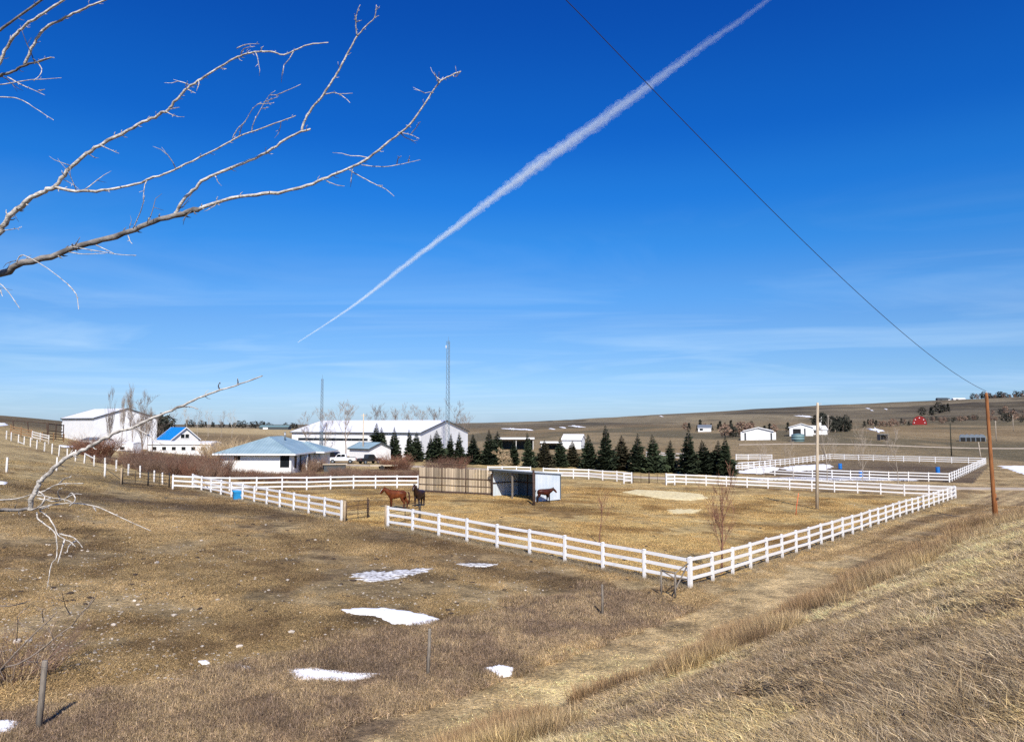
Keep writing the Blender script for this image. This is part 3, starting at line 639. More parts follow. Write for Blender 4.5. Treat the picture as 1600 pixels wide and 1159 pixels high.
# small weathered frame leaning on the corner of the fence
fr = empty('timber_rack', gp(1033, 34.7), 0, 'small weathered timber rack leaning against the front fence corner', 'rack')
w2 = lambda px, py, d: at(px, py, d) - fr.location
c1, c2, c3 = gp(1033, 34.7), gp(1055, 34.2), gp(1075, 36.0)
for a_, t_ in ((c1, (1034, 886)), (c2, (1056, 885))):
    mb = MB(); tp = Vector((a_.x, a_.y, a_.z)) + Vector((.02, .0, 1.18)); mb.tube([a_ - fr.location - Vector((0, 0, .1)), tp - fr.location], .045, 7); mb.build('leg', M['grey_wood'], fr, True)
T1 = c1 + Vector((.02, 0, 1.15)); T2 = c2 + Vector((.02, 0, 1.15)); T3 = c3 + Vector((-.02, -.15, 1.28))
for a_, b_ in ((T1, T2), (T2, T3), (c2 + Vector((0, 0, .95)), c3 + Vector((-.1, -.15, .55))), (c2 + Vector((0, 0, .4)), c3 + Vector((-.1, -.15, 1.1))), (T1, c2 + Vector((0, 0, .9)))):
    mb = MB(); mb.tube([a_ - fr.location, b_ - fr.location], .035, 6); mb.build('brace', M['grey_wood'], fr, True)

# ------------------------------------------------------------------ windbreak and shelter
wa = Vector((gx(655, 81.5), 81.5)); wb = Vector((gx(768, 79.6), 79.6)); za = hz(wa.x, wa.y); zb_ = hz(wb.x, wb.y)
L = (wb - wa).length; WBH = 2.6
wbr = empty('windbreak', (wa.x, wa.y, za), math.atan2(wb.y - wa.y, wb.x - wa.x), 'tall weathered plank windbreak in a rusty steel frame left of the shelter', 'windbreak')
pk = _unit_box('plank', M['plank']); n = 46; dz = zb_ - za
for i in range(n):
    x = (i + .5) * L / n; w = L / n * random.uniform(.58, .84); h_ = WBH * random.uniform(.965, 1.0)
    o = link('plank', pk, wbr); o.location = (x, .0 + random.uniform(-.01, .01), dz * x / L + .12 + h_ / 2); o.scale = (w, .03, h_); o.rotation_euler = (0, random.gauss(0, .006), 0)
for z in (.16, .85, 1.62):
    mb = MB(); mb.bar((0, -.07, z), (L, -.07, z + dz), .06, .09 if z != .85 else .05); mb.build('steel_rail', M['rust_steel'], wbr)
for x in (0, L * .325, L * .65, L):
    mb = MB(); mb.tube([(x, -.14, -.3 + dz * x / L), (x, -.14, (WBH + .45 if .1 < x / L < .9 else WBH - .3) + dz * x / L)], .05, 8); mb.build('steel_post', M['rust_steel'], wbr, True)
mb = MB(); mb.tube([(L * .325, -.14, WBH + .42), (L * .65, -.14, WBH + .42 + dz * .3)], .045, 8); mb.build('steel_hoop', M['rust_steel'], wbr, True)
mb = MB(); mb.bar((0, -.1, .03), (L, -.1, .03 + dz), .3, .12); mb.build('skid', M['rust_steel'], wbr)

N_ = Vector((gx(836, 73.6), 73.6)); L_ = Vector((gx(770, 78.6), 78.6)); ux = (N_ - L_); SL = ux.length; ux.normalize(); uy = Vector((-ux.y, ux.x)); SD = 3.5
sh = empty('horse_shelter', (L_.x, L_.y, hz(*L_)), math.atan2(ux.y, ux.x), 'open fronted horse shelter with bluish sheet metal walls and dark timber', 'shelter')
HF, HB = 2.72, 2.42
gz = lambda x, y: hz(*(L_ + ux * x + uy * y)) - sh.location.z
mb = MB(); mb.bar((0, SD, HB / 2), (SL, SD, HB / 2), .05, HB + .1); mb.build('back_wall', siding('shaded_sheet', (.08, .11, .135), .2, .5, 'X', .015, col2=(.11, .14, .17)), sh)  # back wall sheet coloured darker to paint in the shelter's interior shade
for x in (0, SL):
    mb = MB(); mb.add([(x - .025, 0, -.1), (x - .025, SD - .03, -.1), (x - .025, SD - .03, HB + .02), (x - .025, 0, HF), (x + .025, 0, -.1), (x + .025, SD - .03, -.1), (x + .025, SD - .03, HB + .02), (x + .025, 0, HF)],
                      [(3, 2, 1, 0), (4, 5, 6, 7), (0, 1, 5, 4), (1, 2, 6, 5), (2, 3, 7, 6), (3, 0, 4, 7)])
    me = mb.mesh('side_wall', siding('side_sheet', (.60, .70, .78), .2, .35, 'Y', .015, col2=(.76, .80, .84), metal=.1)); link('side_wall', fixn(me), sh)
mb = MB(); sl_ = (HF - HB) / SD
mb.add([(-.25, -.35, HF + .05 + .35 * sl_), (SL + .2, -.35, HF + .05 + .35 * sl_), (SL + .2, SD + .2, HB + .05 - .2 * sl_), (-.25, SD + .2, HB + .05 - .2 * sl_),
        (-.25, -.35, HF + .13 + .35 * sl_), (SL + .2, -.35, HF + .13 + .35 * sl_), (SL + .2, SD + .2, HB + .13 - .2 * sl_), (-.25, SD + .2, HB + .13 - .2 * sl_)],
       [(0, 3, 2, 1), (4, 5, 6, 7), (0, 1, 5, 4), (1, 2, 6, 5), (2, 3, 7, 6), (3, 0, 4, 7)]); mb.build('roof', M['sheet_blue'], sh)
for x, w in ((.08, .1), (SL * .5, .14), (SL - .02, .2)):
    mb = MB(); mb.box(x - w / 2, x + w / 2, -.12 - w / 2, -.12 + w / 2, -.5, HF + (.0)); mb.build('timber_post', M['grey_wood'] if x > 1 and x < SL - 1 else M['rust_steel'], sh)
mb = MB(); mb.box(-.2, SL + .15, -.36, -.28, HF - .12, HF + .08); mb.build('front_beam', M['dark_trim'], sh)
for x in (SL * .25, SL * .5, SL * .75):
    mb = MB(); mb.box(x - .05, x + .05, SD - .12, SD - .03, -.1, HB); mb.build('stud', M['rust_steel'], sh)
mb = MB(); mb.box(.05, SL - .05, SD - .16, SD - .04, 1.25, 1.37); mb.build('girt', M['rust_steel'], sh)
mb = MB(); mb.box(.03, .12, 0, SD - .2, 1.3, 1.4); mb.build('girt', M['rust_steel'], sh)
mb = MB(); mb.box(SL + .03, SL + .07, SD - .08, SD + .02, 0, HB); mb.build('corner_trim', M['dark_trim'], sh)

mb = MB(); mb.tube([(0, 0, -.3), (.02, .05, 1.6), (.0, .9, 3.25)], [.13, .12, .11], 8); o = mb.build('timber_post', M['rust_steel'], None, True, gp(834, 70.2)); tag(o, 'thick dark timber post propped before the shelter corner', 'post')
# ------------------------------------------------------------------ horses
def horse(px, d, rz, lab, coat, hair, S=1.0, blaze=True, neck=0., scale_z=1., headturn=0., white_foot=False):
    g = gp(px, d); root = empty('horse', g, rz, lab, 'horse'); root.scale = (S, S, S)
    ht = headturn
    V = [((-.45, 0, 1.20), .33), ((-.74, 0, 1.16), .25), ((0, 0, 1.07), .38), ((.42, 0, 1.12), .35), ((.64, 0, 1.30 + neck * .3), .26), ((.82, ht * .12, 1.50 + neck * .7), .20),
         ((.99, ht * .25, 1.71 + neck), .14), ((1.12, ht * .42, 1.60 + neck), .135), ((1.27, ht * .6, 1.38 + neck * .9), .088), ((1.31, ht * .66, 1.30 + neck * .9), .074)]
    E = [(0, 1), (0, 2), (2, 3), (3, 4), (4, 5), (5, 6), (6, 7), (7, 8), (8, 9)]
    for s_ in (-1, 1):
        o_ = .09 * s_
        ch = [((-.54, .15 * s_, .98), .22), ((-.48 + o_, .17 * s_, .78), .15), ((-.72 + o_, .16 * s_, .50), .085), ((-.67 + o_, .16 * s_, .16), .060), ((-.63 + o_, .16 * s_, .04), .075)]
        p = 0
        for c in ch: V.append(c); E.append((p, len(V) - 1)); p = len(V) - 1
        o_ = -.07 * s_
        ch = [((.44, .15 * s_, .84), .145), ((.46 + o_, .15 * s_, .47), .080), ((.45 + o_, .15 * s_, .15), .058), ((.49 + o_, .15 * s_, .04), .072)]
        p = 3
        for c in ch: V.append(c); E.append((p, len(V) - 1)); p = len(V) - 1
    me = bpy.data.meshes.new('body'); me.from_pydata([v for v, _ in V], E, []); me.materials.append(coat)
    b = link('body', me, root); me.skin_vertices.new() if hasattr(me.skin_vertices, 'new') else None
    b.modifiers.new('skin', 'SKIN'); b.modifiers.new('sub', 'SUBSURF').levels = 2; b.modifiers['sub'].render_levels = 2
    b.modifiers['skin'].use_smooth_shade = True
    sk = me.skin_vertices[0].data
    for i, (_, r) in enumerate(V): sk[i].radius = (r, r * (1.0 if i > 3 else .92)); sk[i].use_root = (i == 0)
    # tail and mane
    mb = MB(); mb.tube([(-.84, 0, 1.30), (-.95, .01, 1.18), (-.99, .02, .9), (-.97, .03, .55), (-.95, .03, .34)], [.045, .06, .07, .065, .02], 7); mb.build('tail', hair, root, True)
    mb = MB(); pts = [V[4][0], V[5][0], V[6][0]]
    mb.tube([(pts[0][0] - .12, 0, pts[0][2] + .17), (pts[1][0] - .07, pts[1][1], pts[1][2] + .14), (pts[2][0] - .03, pts[2][1], pts[2][2] + .10), (pts[2][0] + .08, pts[2][1] * 1.15, pts[2][2] + .06)], [.03, .055, .05, .02], 6); mb.build('mane', hair, root, True)
    for s_ in (-1, 1):
        e = Vector(V[6][0]); mb = MB(); mb.tube([e + Vector((.0, .05 * s_, .06)), e + Vector((.015, .07 * s_, .14)), e + Vector((.03, .065 * s_, .21))], [.035, .03, .004], 6); mb.build('ear', coat, root, True)
        e = Vector(V[7][0]); mb = MB(); mb.tube([e + Vector((-.02, .075 * s_, .03)), e + Vector((-.02, .10 * s_, .03))], [.02, .012], 6); mb.build('eye', M['horse_black_hair'], root, True)
    if blaze:
        a, b_, c = [Vector(V[k][0]) for k in (6, 7, 9)]; nrm = Vector((.115, 0, .07))
        mb = MB(); mb.tube([a.lerp(b_, .5) + nrm * .85, b_ + nrm * .82, b_.lerp(c, .5) + nrm * .62, c + nrm * .45], [.022, .034, .036, .026], 7); mb.build('blaze', M['horse_white'], root, True)
    k = 10
    for s_ in (-1, 1):
        for idx in (4, 8):
            p = V[k + idx][0]; mb = MB(); mb.tube([(p[0] - .005, p[1], p[2] + .04), (p[0] + .01, p[1], p[2] - .06)], [.052, .068], 8); o = mb.build('hoof', M['hoof'], root, True)
        if white_foot and s_ == 1:
            p = V[k + 3][0]; mb = MB(); mb.tube([(p[0], p[1], p[2] + .12), (p[0], p[1], p[2] - .03), (p[0] + .03, p[1], .07)], [.048, .056, .064], 8); mb.build('sock', M['horse_white'], root, True)
        k += 9
    return root
horse(620, 63.5, math.pi - .1, 'chestnut horse with a white blaze standing side on facing left', M['horse_chestnut'], M['horse_red_hair'], 1.10, neck=-.22, headturn=.0)
horse(655, 66.0, -math.pi * .60, 'dark brown horse facing the viewer beside the chestnut horse', M['horse_dark'], M['horse_black_hair'], 1.03, blaze=False, neck=.1)
horse(850, 73.0, .30, 'bay horse standing side on against the bluish shelter wall', M['horse_bay'], M['horse_black_hair'], .95, neck=-.34, headturn=-.3, white_foot=True)

# ------------------------------------------------------------------ tub, barrels, marker, poles, towers, wire
def barrel(px, d, lab):
    prof = [(0, .0), (.29, 0), (.30, .03), (.285, .08), (.29, .28), (.305, .3), (.29, .32), (.29, .56), (.305, .58), (.29, .60), (.285, .82), (.30, .86), (.29, .88), (0, .86)]
    mb = MB(); n_ = 14
    vs = [(r * math.cos(6.2832 * k / n_), r * math.sin(6.2832 * k / n_), z) for r, z in prof for k in range(n_)]
    fs = [(i * n_ + k, i * n_ + (k + 1) % n_, (i + 1) * n_ + (k + 1) % n_, (i + 1) * n_ + k) for i in range(len(prof) - 1) for k in range(n_)]
    mb.add(vs, fs); o = mb.build('barrel', M['blue_plastic'], None, True, gp(px, d)); o.scale = (1.25,) * 3; tag(o, lab, 'barrel', 'blue barrels in the far paddock')
barrel(1312.5, 150, 'leftmost blue plastic barrel in the far paddock'); barrel(1345, 127, 'middle blue plastic barrel close to the front fence'); barrel(1465, 137, 'rightmost blue plastic barrel in the far paddock')
tb = empty('water_tub', gp(371.5, 67.3), .5, 'light blue plastic water tub standing in the gap of the fence', 'tub')
mb = MB(); n_ = 16
vs = []; prof = [(0, 0), (.40, 0), (.42, .05), (.46, .70), (.50, .74), (.50, .80), (.44, .80), (.42, .66), (0, .62)]
for r, z in prof:
    for k in range(n_):
        a = 6.2832 * k / n_; cc, s_ = math.cos(a), math.sin(a); q = (abs(cc) ** 6 + abs(s_) ** 6) ** (-1 / 6.); vs.append((r * cc * q * .98, r * s_ * q * .8, z))
fs = [(i * n_ + k, i * n_ + (k + 1) % n_, (i + 1) * n_ + (k + 1) % n_, (i + 1) * n_ + k) for i in range(len(prof) - 1) for k in range(n_)]
mb.add(vs, fs); mb.build('tub_body', M['blue_tub'], tb, True)
mb = MB(); mb.tube([(-.5, -.3, .82), (.5, -.3, .82)], .03, 6); mb.tube([(-.5, .3, .82), (.5, .3, .82)], .03, 6); mb.build('tub_rim', M['blue_tub'], tb, True)
g = gp(1243, 68.5); mb = MB(); mb.tube([(0, 0, -.1), (.12, .0, .9), (.32, .02, 2.0)], [.035, .032, .028], 6); o = mb.build('marker_stake', M['orange'], None, True, g); tag(o, 'slanted orange marker stake left of the pale utility pole', 'stake')

g = gp(1554.5, 65); up_ = empty('utility_pole', g, 0, 'reddish brown leaning utility pole beside the grassy bank', 'utility pole')
top = at(1540, 614, 65.6) - g; top.y = .5
mb = MB(); mb.tube([(0, 0, -.6), top * .25, top * .5, top * .75, top * .97, top], [.175, .165, .155, .14, .13, .11], 14); mb.build('pole', M['brown_pole'], up_, True)
mb = MB(); mb.tube([(.28, .05, -.5), (.16, .04, 2.3)], [.07, .06], 9); mb.build('stub_post', M['brown_pole'], up_, True)
mb = MB(); mb.box(.12, .34, -.06, .06, 1.75, 1.95); mb.build('bracket', M['rust_steel'], up_)
mb = MB(); mb.tube([top + Vector((0, 0, -.02)), top + Vector((0, 0, .08)), top + Vector((0, 0, .17))], [.03, .06, .03], 8); mb.build('insulator', M['porcelain'], up_, True)
ptop = g + top + Vector((0, 0, .16))
g = gp(1276, 74); pp = empty('utility_pole', g, 0, 'pale weathered utility pole with small insulators inside the paddock fence', 'utility pole')
top = at(1277.5, 629, 74) - g
mb = MB(); mb.tube([(0, 0, -.6), top * .5, top * .97, top], [.17, .15, .13, .10], 12); mb.build('pole', M['pale_pole'], pp, True)
for dz_ in (-.2, -1.6, -1.9): 
    mb = MB(); mb.tube([top + Vector((.12, -.05, dz_)), top + Vector((.3, -.07, dz_ + .02)), top + Vector((.3, -.07, dz_ + .17))], [.02, .02, .035], 6); mb.build('insulator', M['porcelain'], pp, True)
mb = MB(); mb.tube([top + Vector((.14, -.1, -2.0)), top + Vector((.14, -.1, -2.7))], .11, 8); mb.build('transformer', M['trim'], pp, True)
w0 = top + g + Vector((.3, -.07, 0)); far_p = gp(1486, 205)
# overhead cable from the brown pole to a pole out of sight behind the camera
end = at(885, 0, 15.0); dirv = (end - ptop); pts = []
for k in range(61):
    t = k / 60 * 1.35; p = ptop + dirv * t; sag = 1.1 * 4 * t * (t - 1.0); p.z += sag if t <= 1 else sag * .4; pts.append(p)
mb = MB(); mb.tube([p - ptop for p in pts], [.019 - .0105 * min(1, k / 45) for k in range(61)], 6); o = mb.build('power_cable', M['wire'], None, True, ptop); tag(o, 'dark overhead cable crossing the sky down to the brown pole', 'cable')

def far_pole(px, d, h, lab, m='twig_grey', lean=0., cross=True):
    g = gp(px, d); root = empty('utility_pole', g, 0, lab, 'utility pole'); mb = MB(); mb.tube([(0, 0, -.3), (lean, 0, h)], [.16, .11], 6); mb.build('pole', M[m], root, True)
    if cross: mb = MB(); mb.bar((-.5 + lean, 0, h - .4), (.5 + lean, 0, h - .4), .1, .12); mb.build('crossarm', M[m], root)
far_pole(1486.5, 205, 9.0, 'thin dark utility pole standing behind the far paddock', 'dark_tree')
far_pole(1533, 180, 4.6, 'short leaning grey pole near the far corner of the paddock', 'twig_pale', -.5, False)
far_pole(1557, 300, 8.5, 'distant pale pole right of the brown pole', 'twig_pale')
far_pole(1584, 420, 9, 'distant pole on the slope at the right edge', 'twig_pale')
far_pole(567, 152, 9.6, 'grey yard light pole in front of the small garage', 'pale_pole')
far_pole(1295, 330, 9, 'far pole between the white shops and the dark trees', 'twig_pale')

def lattice(px, d, ybase, ytop, w0, w1, lab, arms):
    g = gp(px, d); htop = at(px, ytop, d).z - g.z; root = empty('radio_mast', g, .3, lab, 'radio mast', 'lattice radio masts')
    n_ = int(htop / (w0 * 1.15)); P = lambda k, z: Vector((math.cos(k * 2.0944 + .5), math.sin(k * 2.0944 + .5), 0)) * ((w0 + (w1 - w0) * z / htop) / 1.732) + Vector((0, 0, z))
    for k in range(3): mb = MB(); mb.tube([P(k, 0) - Vector((0, 0, .3)), P(k, htop)], .045, 5); mb.build('leg', M['tower_steel'], root)
    mb = MB()
    for i in range(n_):
        z0 = htop * i / n_; z1 = htop * (i + 1) / n_
        for k in range(3): mb.tube([P(k, z0), P((k + 1) % 3, z1)], .03, 3, False); mb.tube([P(k, z1), P((k + 1) % 3, z1)], .026, 3, False)
    mb.build('lattice', M['tower_steel'], root)
    mb = MB(); mb.tube([(0, 0, htop - .2), (0, 0, htop + 1.0)], [.04, .02], 5); mb.build('antenna', M['tower_steel'], root)
    if arms:
        for z, l_ in ((htop - .4, .9), (htop - 1.6, .6)): mb = MB(); mb.tube([(-l_ / 2, 0, z), (l_ / 2, 0, z)], .03, 4); mb.build('antenna_arm', M['tower_steel'], root)
        mb = MB(); mb.tube([(-.5, .0, htop - 1.5), (-.5, 0, htop - .9)], .09, 6); mb.build('beacon', M['trim'], root)
lattice(699.5, 158, 700, 533, .95, .62, 'tall lattice radio mast in front of the long arena building', True)
lattice(501.5, 175, 705, 592, .75, .45, 'slimmer lattice radio mast behind the hip roof house', False)

# ------------------------------------------------------------------ buildings
def window(root, face, x, z, w, h, W=0, L=0, frame='trim', pane='glass', name='window'):
    # face: 'front' (y=0, looking -y), 'right' (x=L, looking +x), 'left'
    def bx(mb, a0, a1, d0, d1, z0, z1):
        if face == 'front': mb.box(a0, a1, -d1, -d0, z0, z1)
        elif face == 'right': mb.box(L + d0, L + d1, a0, a1, z0, z1)
        else: mb.box(-d1, -d0, a0, a1, z0, z1)
    mb = MB(); f = .09
    bx(mb, x - f, x + w + f, .003, .06, z - f, z); bx(mb, x - f, x + w + f, .003, .06, z + h, z + h + f)
    bx(mb, x - f, x, .003, .06, z, z + h); bx(mb, x + w, x + w + f, .003, .06, z, z + h)
    wo = mb.build(name, M[frame], root); mb = MB(); bx(mb, x, x + w, .004, .03, z, z + h); mb.build('pane', M[pane], wo)
def gable(name, lab, cat, org, a, L, W, zbase, he, hr, wall, roof, trim='trim', over=.35, group=None, th=.16, ridge_cap=True, fascia='trim'):
    a = Vector(a).normalized(); root = empty(name, (org[0], org[1], zbase), math.atan2(a.y, a.x), lab, cat, group)
    mb = MB(); mb.add([(0, 0, -1.5), (L, 0, -1.5), (L, W, -1.5), (0, W, -1.5), (0, 0, he), (L, 0, he), (L, W, he), (0, W, he), (0, W / 2, he + hr), (L, W / 2, he + hr)],
                      [(0, 1, 5, 4), (1, 2, 6, 9, 5), (2, 3, 7, 6), (3, 0, 4, 8, 7)])
    mb.build('wall', M[wall], root)
    sl = hr / (W / 2)
    for s_ in (0, 1):
        y0 = -over if s_ == 0 else W + over; z0 = he - over * sl + .02; mb = MB()
        q = [(-over, y0, z0), (L + over, y0, z0), (L + over, W / 2, he + hr + .02), (-over, W / 2, he + hr + .02)]
        mb.add(q + [(x, y, z + th) for x, y, z in q], [(0, 1, 2, 3), (7, 6, 5, 4), (4, 5, 1, 0), (5, 6, 2, 1), (6, 7, 3, 2), (7, 4, 0, 3)] if s_ else [(3, 2, 1, 0), (4, 5, 6, 7), (0, 1, 5, 4), (1, 2, 6, 5), (2, 3, 7, 6), (3, 0, 4, 7)])
        link('roof', fixn(mb.mesh('roof', M[roof])), root)
    if fascia:
        for x in (L + over + .003, -over - .043):
            mb = MB(); mb.add([], [])
            for s_ in (0, 1):
                y0 = -over if s_ == 0 else W + over; A_ = Vector((x + .02, y0, he - over * sl - .02)); B_ = Vector((x + .02, W / 2, he + hr - .02))
                mb.add([A_ + Vector((-.02, 0, 0)), B_ + Vector((-.02, 0, 0)), B_ + Vector((-.02, 0, .24)), A_ + Vector((-.02, 0, .24)), A_ + Vector((.02, 0, 0)), B_ + Vector((.02, 0, 0)), B_ + Vector((.02, 0, .24)), A_ + Vector((.02, 0, .24))],
                       [(3, 2, 1, 0), (4, 5, 6, 7), (0, 1, 5, 4), (1, 2, 6, 5), (2, 3, 7, 6), (3, 0, 4, 7)])
            link('bargeboard', fixn(mb.mesh('bargeboard', M[fascia])), root)
        mb = MB(); mb.box(-over, L + over, -over - .045, -over - .003, he - over * sl - .1, he - over * sl + .14); mb.build('fascia', M[fascia], root)
    return root
# arena
ar = gable('riding_arena', 'very long white metal riding arena with a low white roof behind the spruces', 'barn', (-53.3, 179.6), (.914, -.405), 36, 23, .2, 5.6, 2.7, 'white_metal', 'white_roof', fascia='dark_trim')
mb = MB(); mb.box(2, 22, -.06, -.004, 3.7, 4.25); o = mb.build('skylight_band', M['dark_trim'], ar)
for k in range(9): mb = MB(); mb.box(2.3 + k * 2.2, 4.2 + k * 2.2, -.09, -.061, 3.8, 4.15); mb.build('pane', M['glass'], o)
mb = MB(); mb.box(9.6, 13.6, -.05, -.003, 0, 3.3); mb.build('door', M['trim'], ar)
# barn left
bn = gable('barn', 'large white metal barn with a white roof behind the poplars', 'barn', (-96.6, 159.), (.8, -.6), 15, 13, 2.9, 6.0, 2.0, 'white_metal', 'white_roof', fascia='dark_trim', over=.2)
for k in range(7): mb = MB(); mb.box(.05, .28, -.05, -.004, 5.2 - k * .75, 5.5 - k * .75); mb.build('vent_bracket', M['dark_trim'], bn)
mb = MB(); mb.box(15.004, 15.06, 3.0, 6.5, 0, 4.0); mb.build('door', M['trim'], bn)
ln = gable('lean_to', 'low grey lean-to shed with a dark opening at the barn foot', 'shed', (-83.5, 144), (.9, -.3), 4.6, 3, 3.0, 1.6, .4, 'white_wall', 'steel', over=.1, fascia=None)
mb = MB(); mb.box(.3, 2.0, -.04, -.004, 0, 1.3); mb.build('opening', M['dark_inside'], ln)
# blue roof house
bh = gable('house', 'small white gabled house with a bright blue roof', 'house', (-82.8, 173.6), (.8, -.6), 6, 6.6, 1.4, 2.85, 2.6, 'white_wall', 'blue_roof', over=.4)
window(bh, 'right', 2.2, 3.1, .9, .9, L=6); window(bh, 'right', 3.3, 3.1, .9, .9, L=6)
# long low white building
lb = gable('mobile_home', 'long low white building with a row of small windows by the blue roofed house', 'house', (-75, 153), (.995, -.1), 13.5, 4, 1.2, 2.5, .35, 'white_wall', 'white_roof', over=.2)
for k in range(6): window(lb, 'front', 1.0 + k * 2.1, 1.2, .9, .7)
cpx = gable('camper_trailer', 'pale camper trailer half hidden by the brush below the barn', 'trailer', (-76.5, 138), (.98, -.2), 7, 2.4, 1.9, 2.2, .15, 'white_wall', 'white_roof', over=.03, fascia=None)
for k in range(2): window(cpx, 'front', 1.2 + k * 3., 1.1, 1.0, .6)
mb = MB(); mb.box(.1, 6.9, -.02, -.004, .7, .95); mb.build('stripe', M['dark_trim'], cpx)
gg = gable('garage', 'small white gabled garage with a blue grey roof behind the pickups', 'garage', (-28.8 - .8 * 6, 150 + .6 * 6), (.8, -.6), 6, 5.9, .15, 2.6, 1.1, 'white_wall', 'blue_grey_roof', fascia='dark_trim', over=.3)
mb = MB(); mb.box(6.004, 6.05, 1.2, 4.6, 0, 2.15); mb.build('door', M['trim'], gg)
# hip roof house
hx, hy, hzb = gx(343.5, 107), 107., .35; HW = 10.3; HD = 16.; ph = empty('house', (hx, hy, hzb), -.03, 'low white house with a blue grey metal hip roof behind the hedge', 'house')
he = 3.1; mb = MB(); mb.box(0, HW, 0, HD, -1.5, he); mb.build('wall', M['white_wall'], ph)
def hip(x0, x1, y0, y1, z0, hr, name='roof'):
    o_ = .85; X0, X1, Y0, Y1 = x0 - o_, x1 + o_, y0 - o_, y1 + o_; w = min(X1 - X0, Y1 - Y0) / 2
    if X1 - X0 < Y1 - Y0: R = [((X0 + X1) / 2, Y0 + w, z0 + hr), ((X0 + X1) / 2, Y1 - w, z0 + hr)]; f = [(0, 1, 8), (1, 2, 9, 8), (2, 3, 9), (3, 0, 8, 9)]
    else: R = [(X0 + w, (Y0 + Y1) / 2, z0 + hr), (X1 - w, (Y0 + Y1) / 2, z0 + hr)]; f = [(0, 1, 9, 8), (1, 2, 9), (2, 3, 8, 9), (3, 0, 8)]
    c = [(X0, Y0), (X1, Y0), (X1, Y1), (X0, Y1)]
    vs = [(x, y, z0) for x, y in c] + [(x, y, z0 - .12) for x, y in c] + R
    mb = MB(); mb.add(vs, f + [(4, 7, 6, 5)]); r = link(name, fixn(mb.mesh(name, M['blue_grey_roof'])), ph)
    mb = MB()
    for i in range(4):
        a_, b_ = c[i], c[(i + 1) % 4]; mb.bar((a_[0], a_[1], z0 - .06), (b_[0], b_[1], z0 - .06), .05, .22)
    mb.build('fascia', M['trim'], ph)
    mb = MB()
    for i, j in ((0, 0), (1, 0 if X1 - X0 < Y1 - Y0 else 1), (2, 1)): mb.tube([vs[i], R[j]], .05, 5)
    mb.tube([R[0], R[1]], .06, 5); mb.build('ridge_cap', M['blue_grey_roof'], ph)
hip(0, HW, 0, HD, he + .05, 2.35)
hip(HW - 5, HW + 1.3, HD - 6, HD + .6, he - .02, 1.5, 'wing_roof')
mb = MB(); mb.box(HW + .003, HW + 1.2, HD - 5.4, HD - .2, -1.5, he - .15); mb.build('wing_wall', M['white_wall'], ph)
window(ph, 'front', 2.0, 2.2, .9, .65); window(ph, 'front', 8.7, 1.2, 1.35, 1.75)
for y in (1.2, 3.6, 6.0, 7.8): window(ph, 'right', y, 1.0, 1.2 if y != 3.6 else .9, 1.8 if y != 3.6 else 2.0, L=HW)
mb = MB(); mb.box(HW + .01, HW + .8, 4.9, 5.3, -.3, 2.9); mb.build('bay_panel', M['trim'], ph)
mb = MB(); mb.tube([(6.6, 8, he + 1.9), (6.6, 8, he + 3.1)], .13, 8); mb.build('chimney', M['steel'], ph, True)
mb = MB(); mb.tube([(.2, .8, he + .3), (.2, .8, he + .5)], .3, 8); mb.build('roof_vent', M['dark_trim'], ph, True)
# machine sheds behind the spruces
def openshed(px0, px1, d, ytop, lab, dark=True, hgt=None):
    g = gp(px0, d); L = gx(px1, d) - gx(px0, d); zt = at(px0, ytop, d).z - g.z
    root = empty('machine_shed', g, -.02, lab, 'shed', 'machine sheds beyond the spruces')
    mb = MB(); mb.add([(-.4, -.6, zt + .0), (L + .4, -.6, zt + .0), (L + .4, 8, zt - .8), (-.4, 8, zt - .8), (-.4, -.6, zt + .55), (L + .4, -.6, zt + .55), (L + .4, 8, zt - .4), (-.4, 8, zt - .4)],
                      [(0, 3, 2, 1), (4, 5, 6, 7), (0, 1, 5, 4), (1, 2, 6, 5), (2, 3, 7, 6), (3, 0, 4, 7)]); mb.build('roof', M['white_roof'], root)
    mb = MB(); mb.box(0, L, 7.6, 7.8, -.5, zt - .8); mb.box(0, .15, 0, 7.6, -.5, zt - .8); mb.box(L - .15, L, 0, 7.6, -.5, zt - .8); mb.build('wall', M['dark_trim'] if dark else M['white_wall'], root)
    k = int(L // 3.5)
    for i in range(k + 1): mb = MB(); mb.box(i * L / k - .08, i * L / k + .08, -.1, .06, -.5, zt); mb.build('post', M['white_wood'], root)
openshed(780, 833, 225, 686, 'open machine shed with a white roof edge between two spruces')
openshed(846, 878, 228, 692, 'lower open shed left of the bright gabled shed')
gable('shed', 'bright white gabled shed seen through the spruces', 'shed', (gx(880, 235), 238), (.95, -.3), 6, 6, -.1, 3.0, 1.4, 'white_wall', 'white_roof')
# houses and shops beyond the far paddock
sp1 = gable('workshop', 'white gable fronted building with a wide garage door below the hill', 'garage', (gx(1163, 292) + .32 * 14, 292 + .947 * 14), (-.32, -.947), 14, 10.6, hz(gx(1185, 292), 292) - .2, 3.7, 1.3, 'white_wall', 'white_roof', over=.5)
mb = MB(); mb.box(14.004, 14.06, 1.6, 9.2, 0, 3.1); mb.build('garage_door', M['trim'], sp1)
for y in (-1.3, 10.6): mb = MB(); mb.box(12, 14.0, y, y + 1.2, -1, 3.3); mb.build('side_wing', M['white_wall'], sp1)
for y in (.15, 9.8): mb = MB(); mb.box(14.003, 14.05, y, y + .6, 0, 3.0); mb.build('side_panel', M['dark_trim'], sp1)
sp2 = gable('workshop', 'white workshop with a dark open door left of the pale utility pole', 'garage', (gx(1234, 322) + .37 * 18, 322 + .929 * 18), (-.37, -.929), 18, 9.5, hz(gx(1250, 325), 322) - .2, 3.9, 1.5, 'white_wall', 'white_roof', over=.4)
mb = MB(); mb.box(18.004, 18.06, 1.4, 4.6, 0, 3.2); mb.build('open_door', M['dark_inside'], sp2)
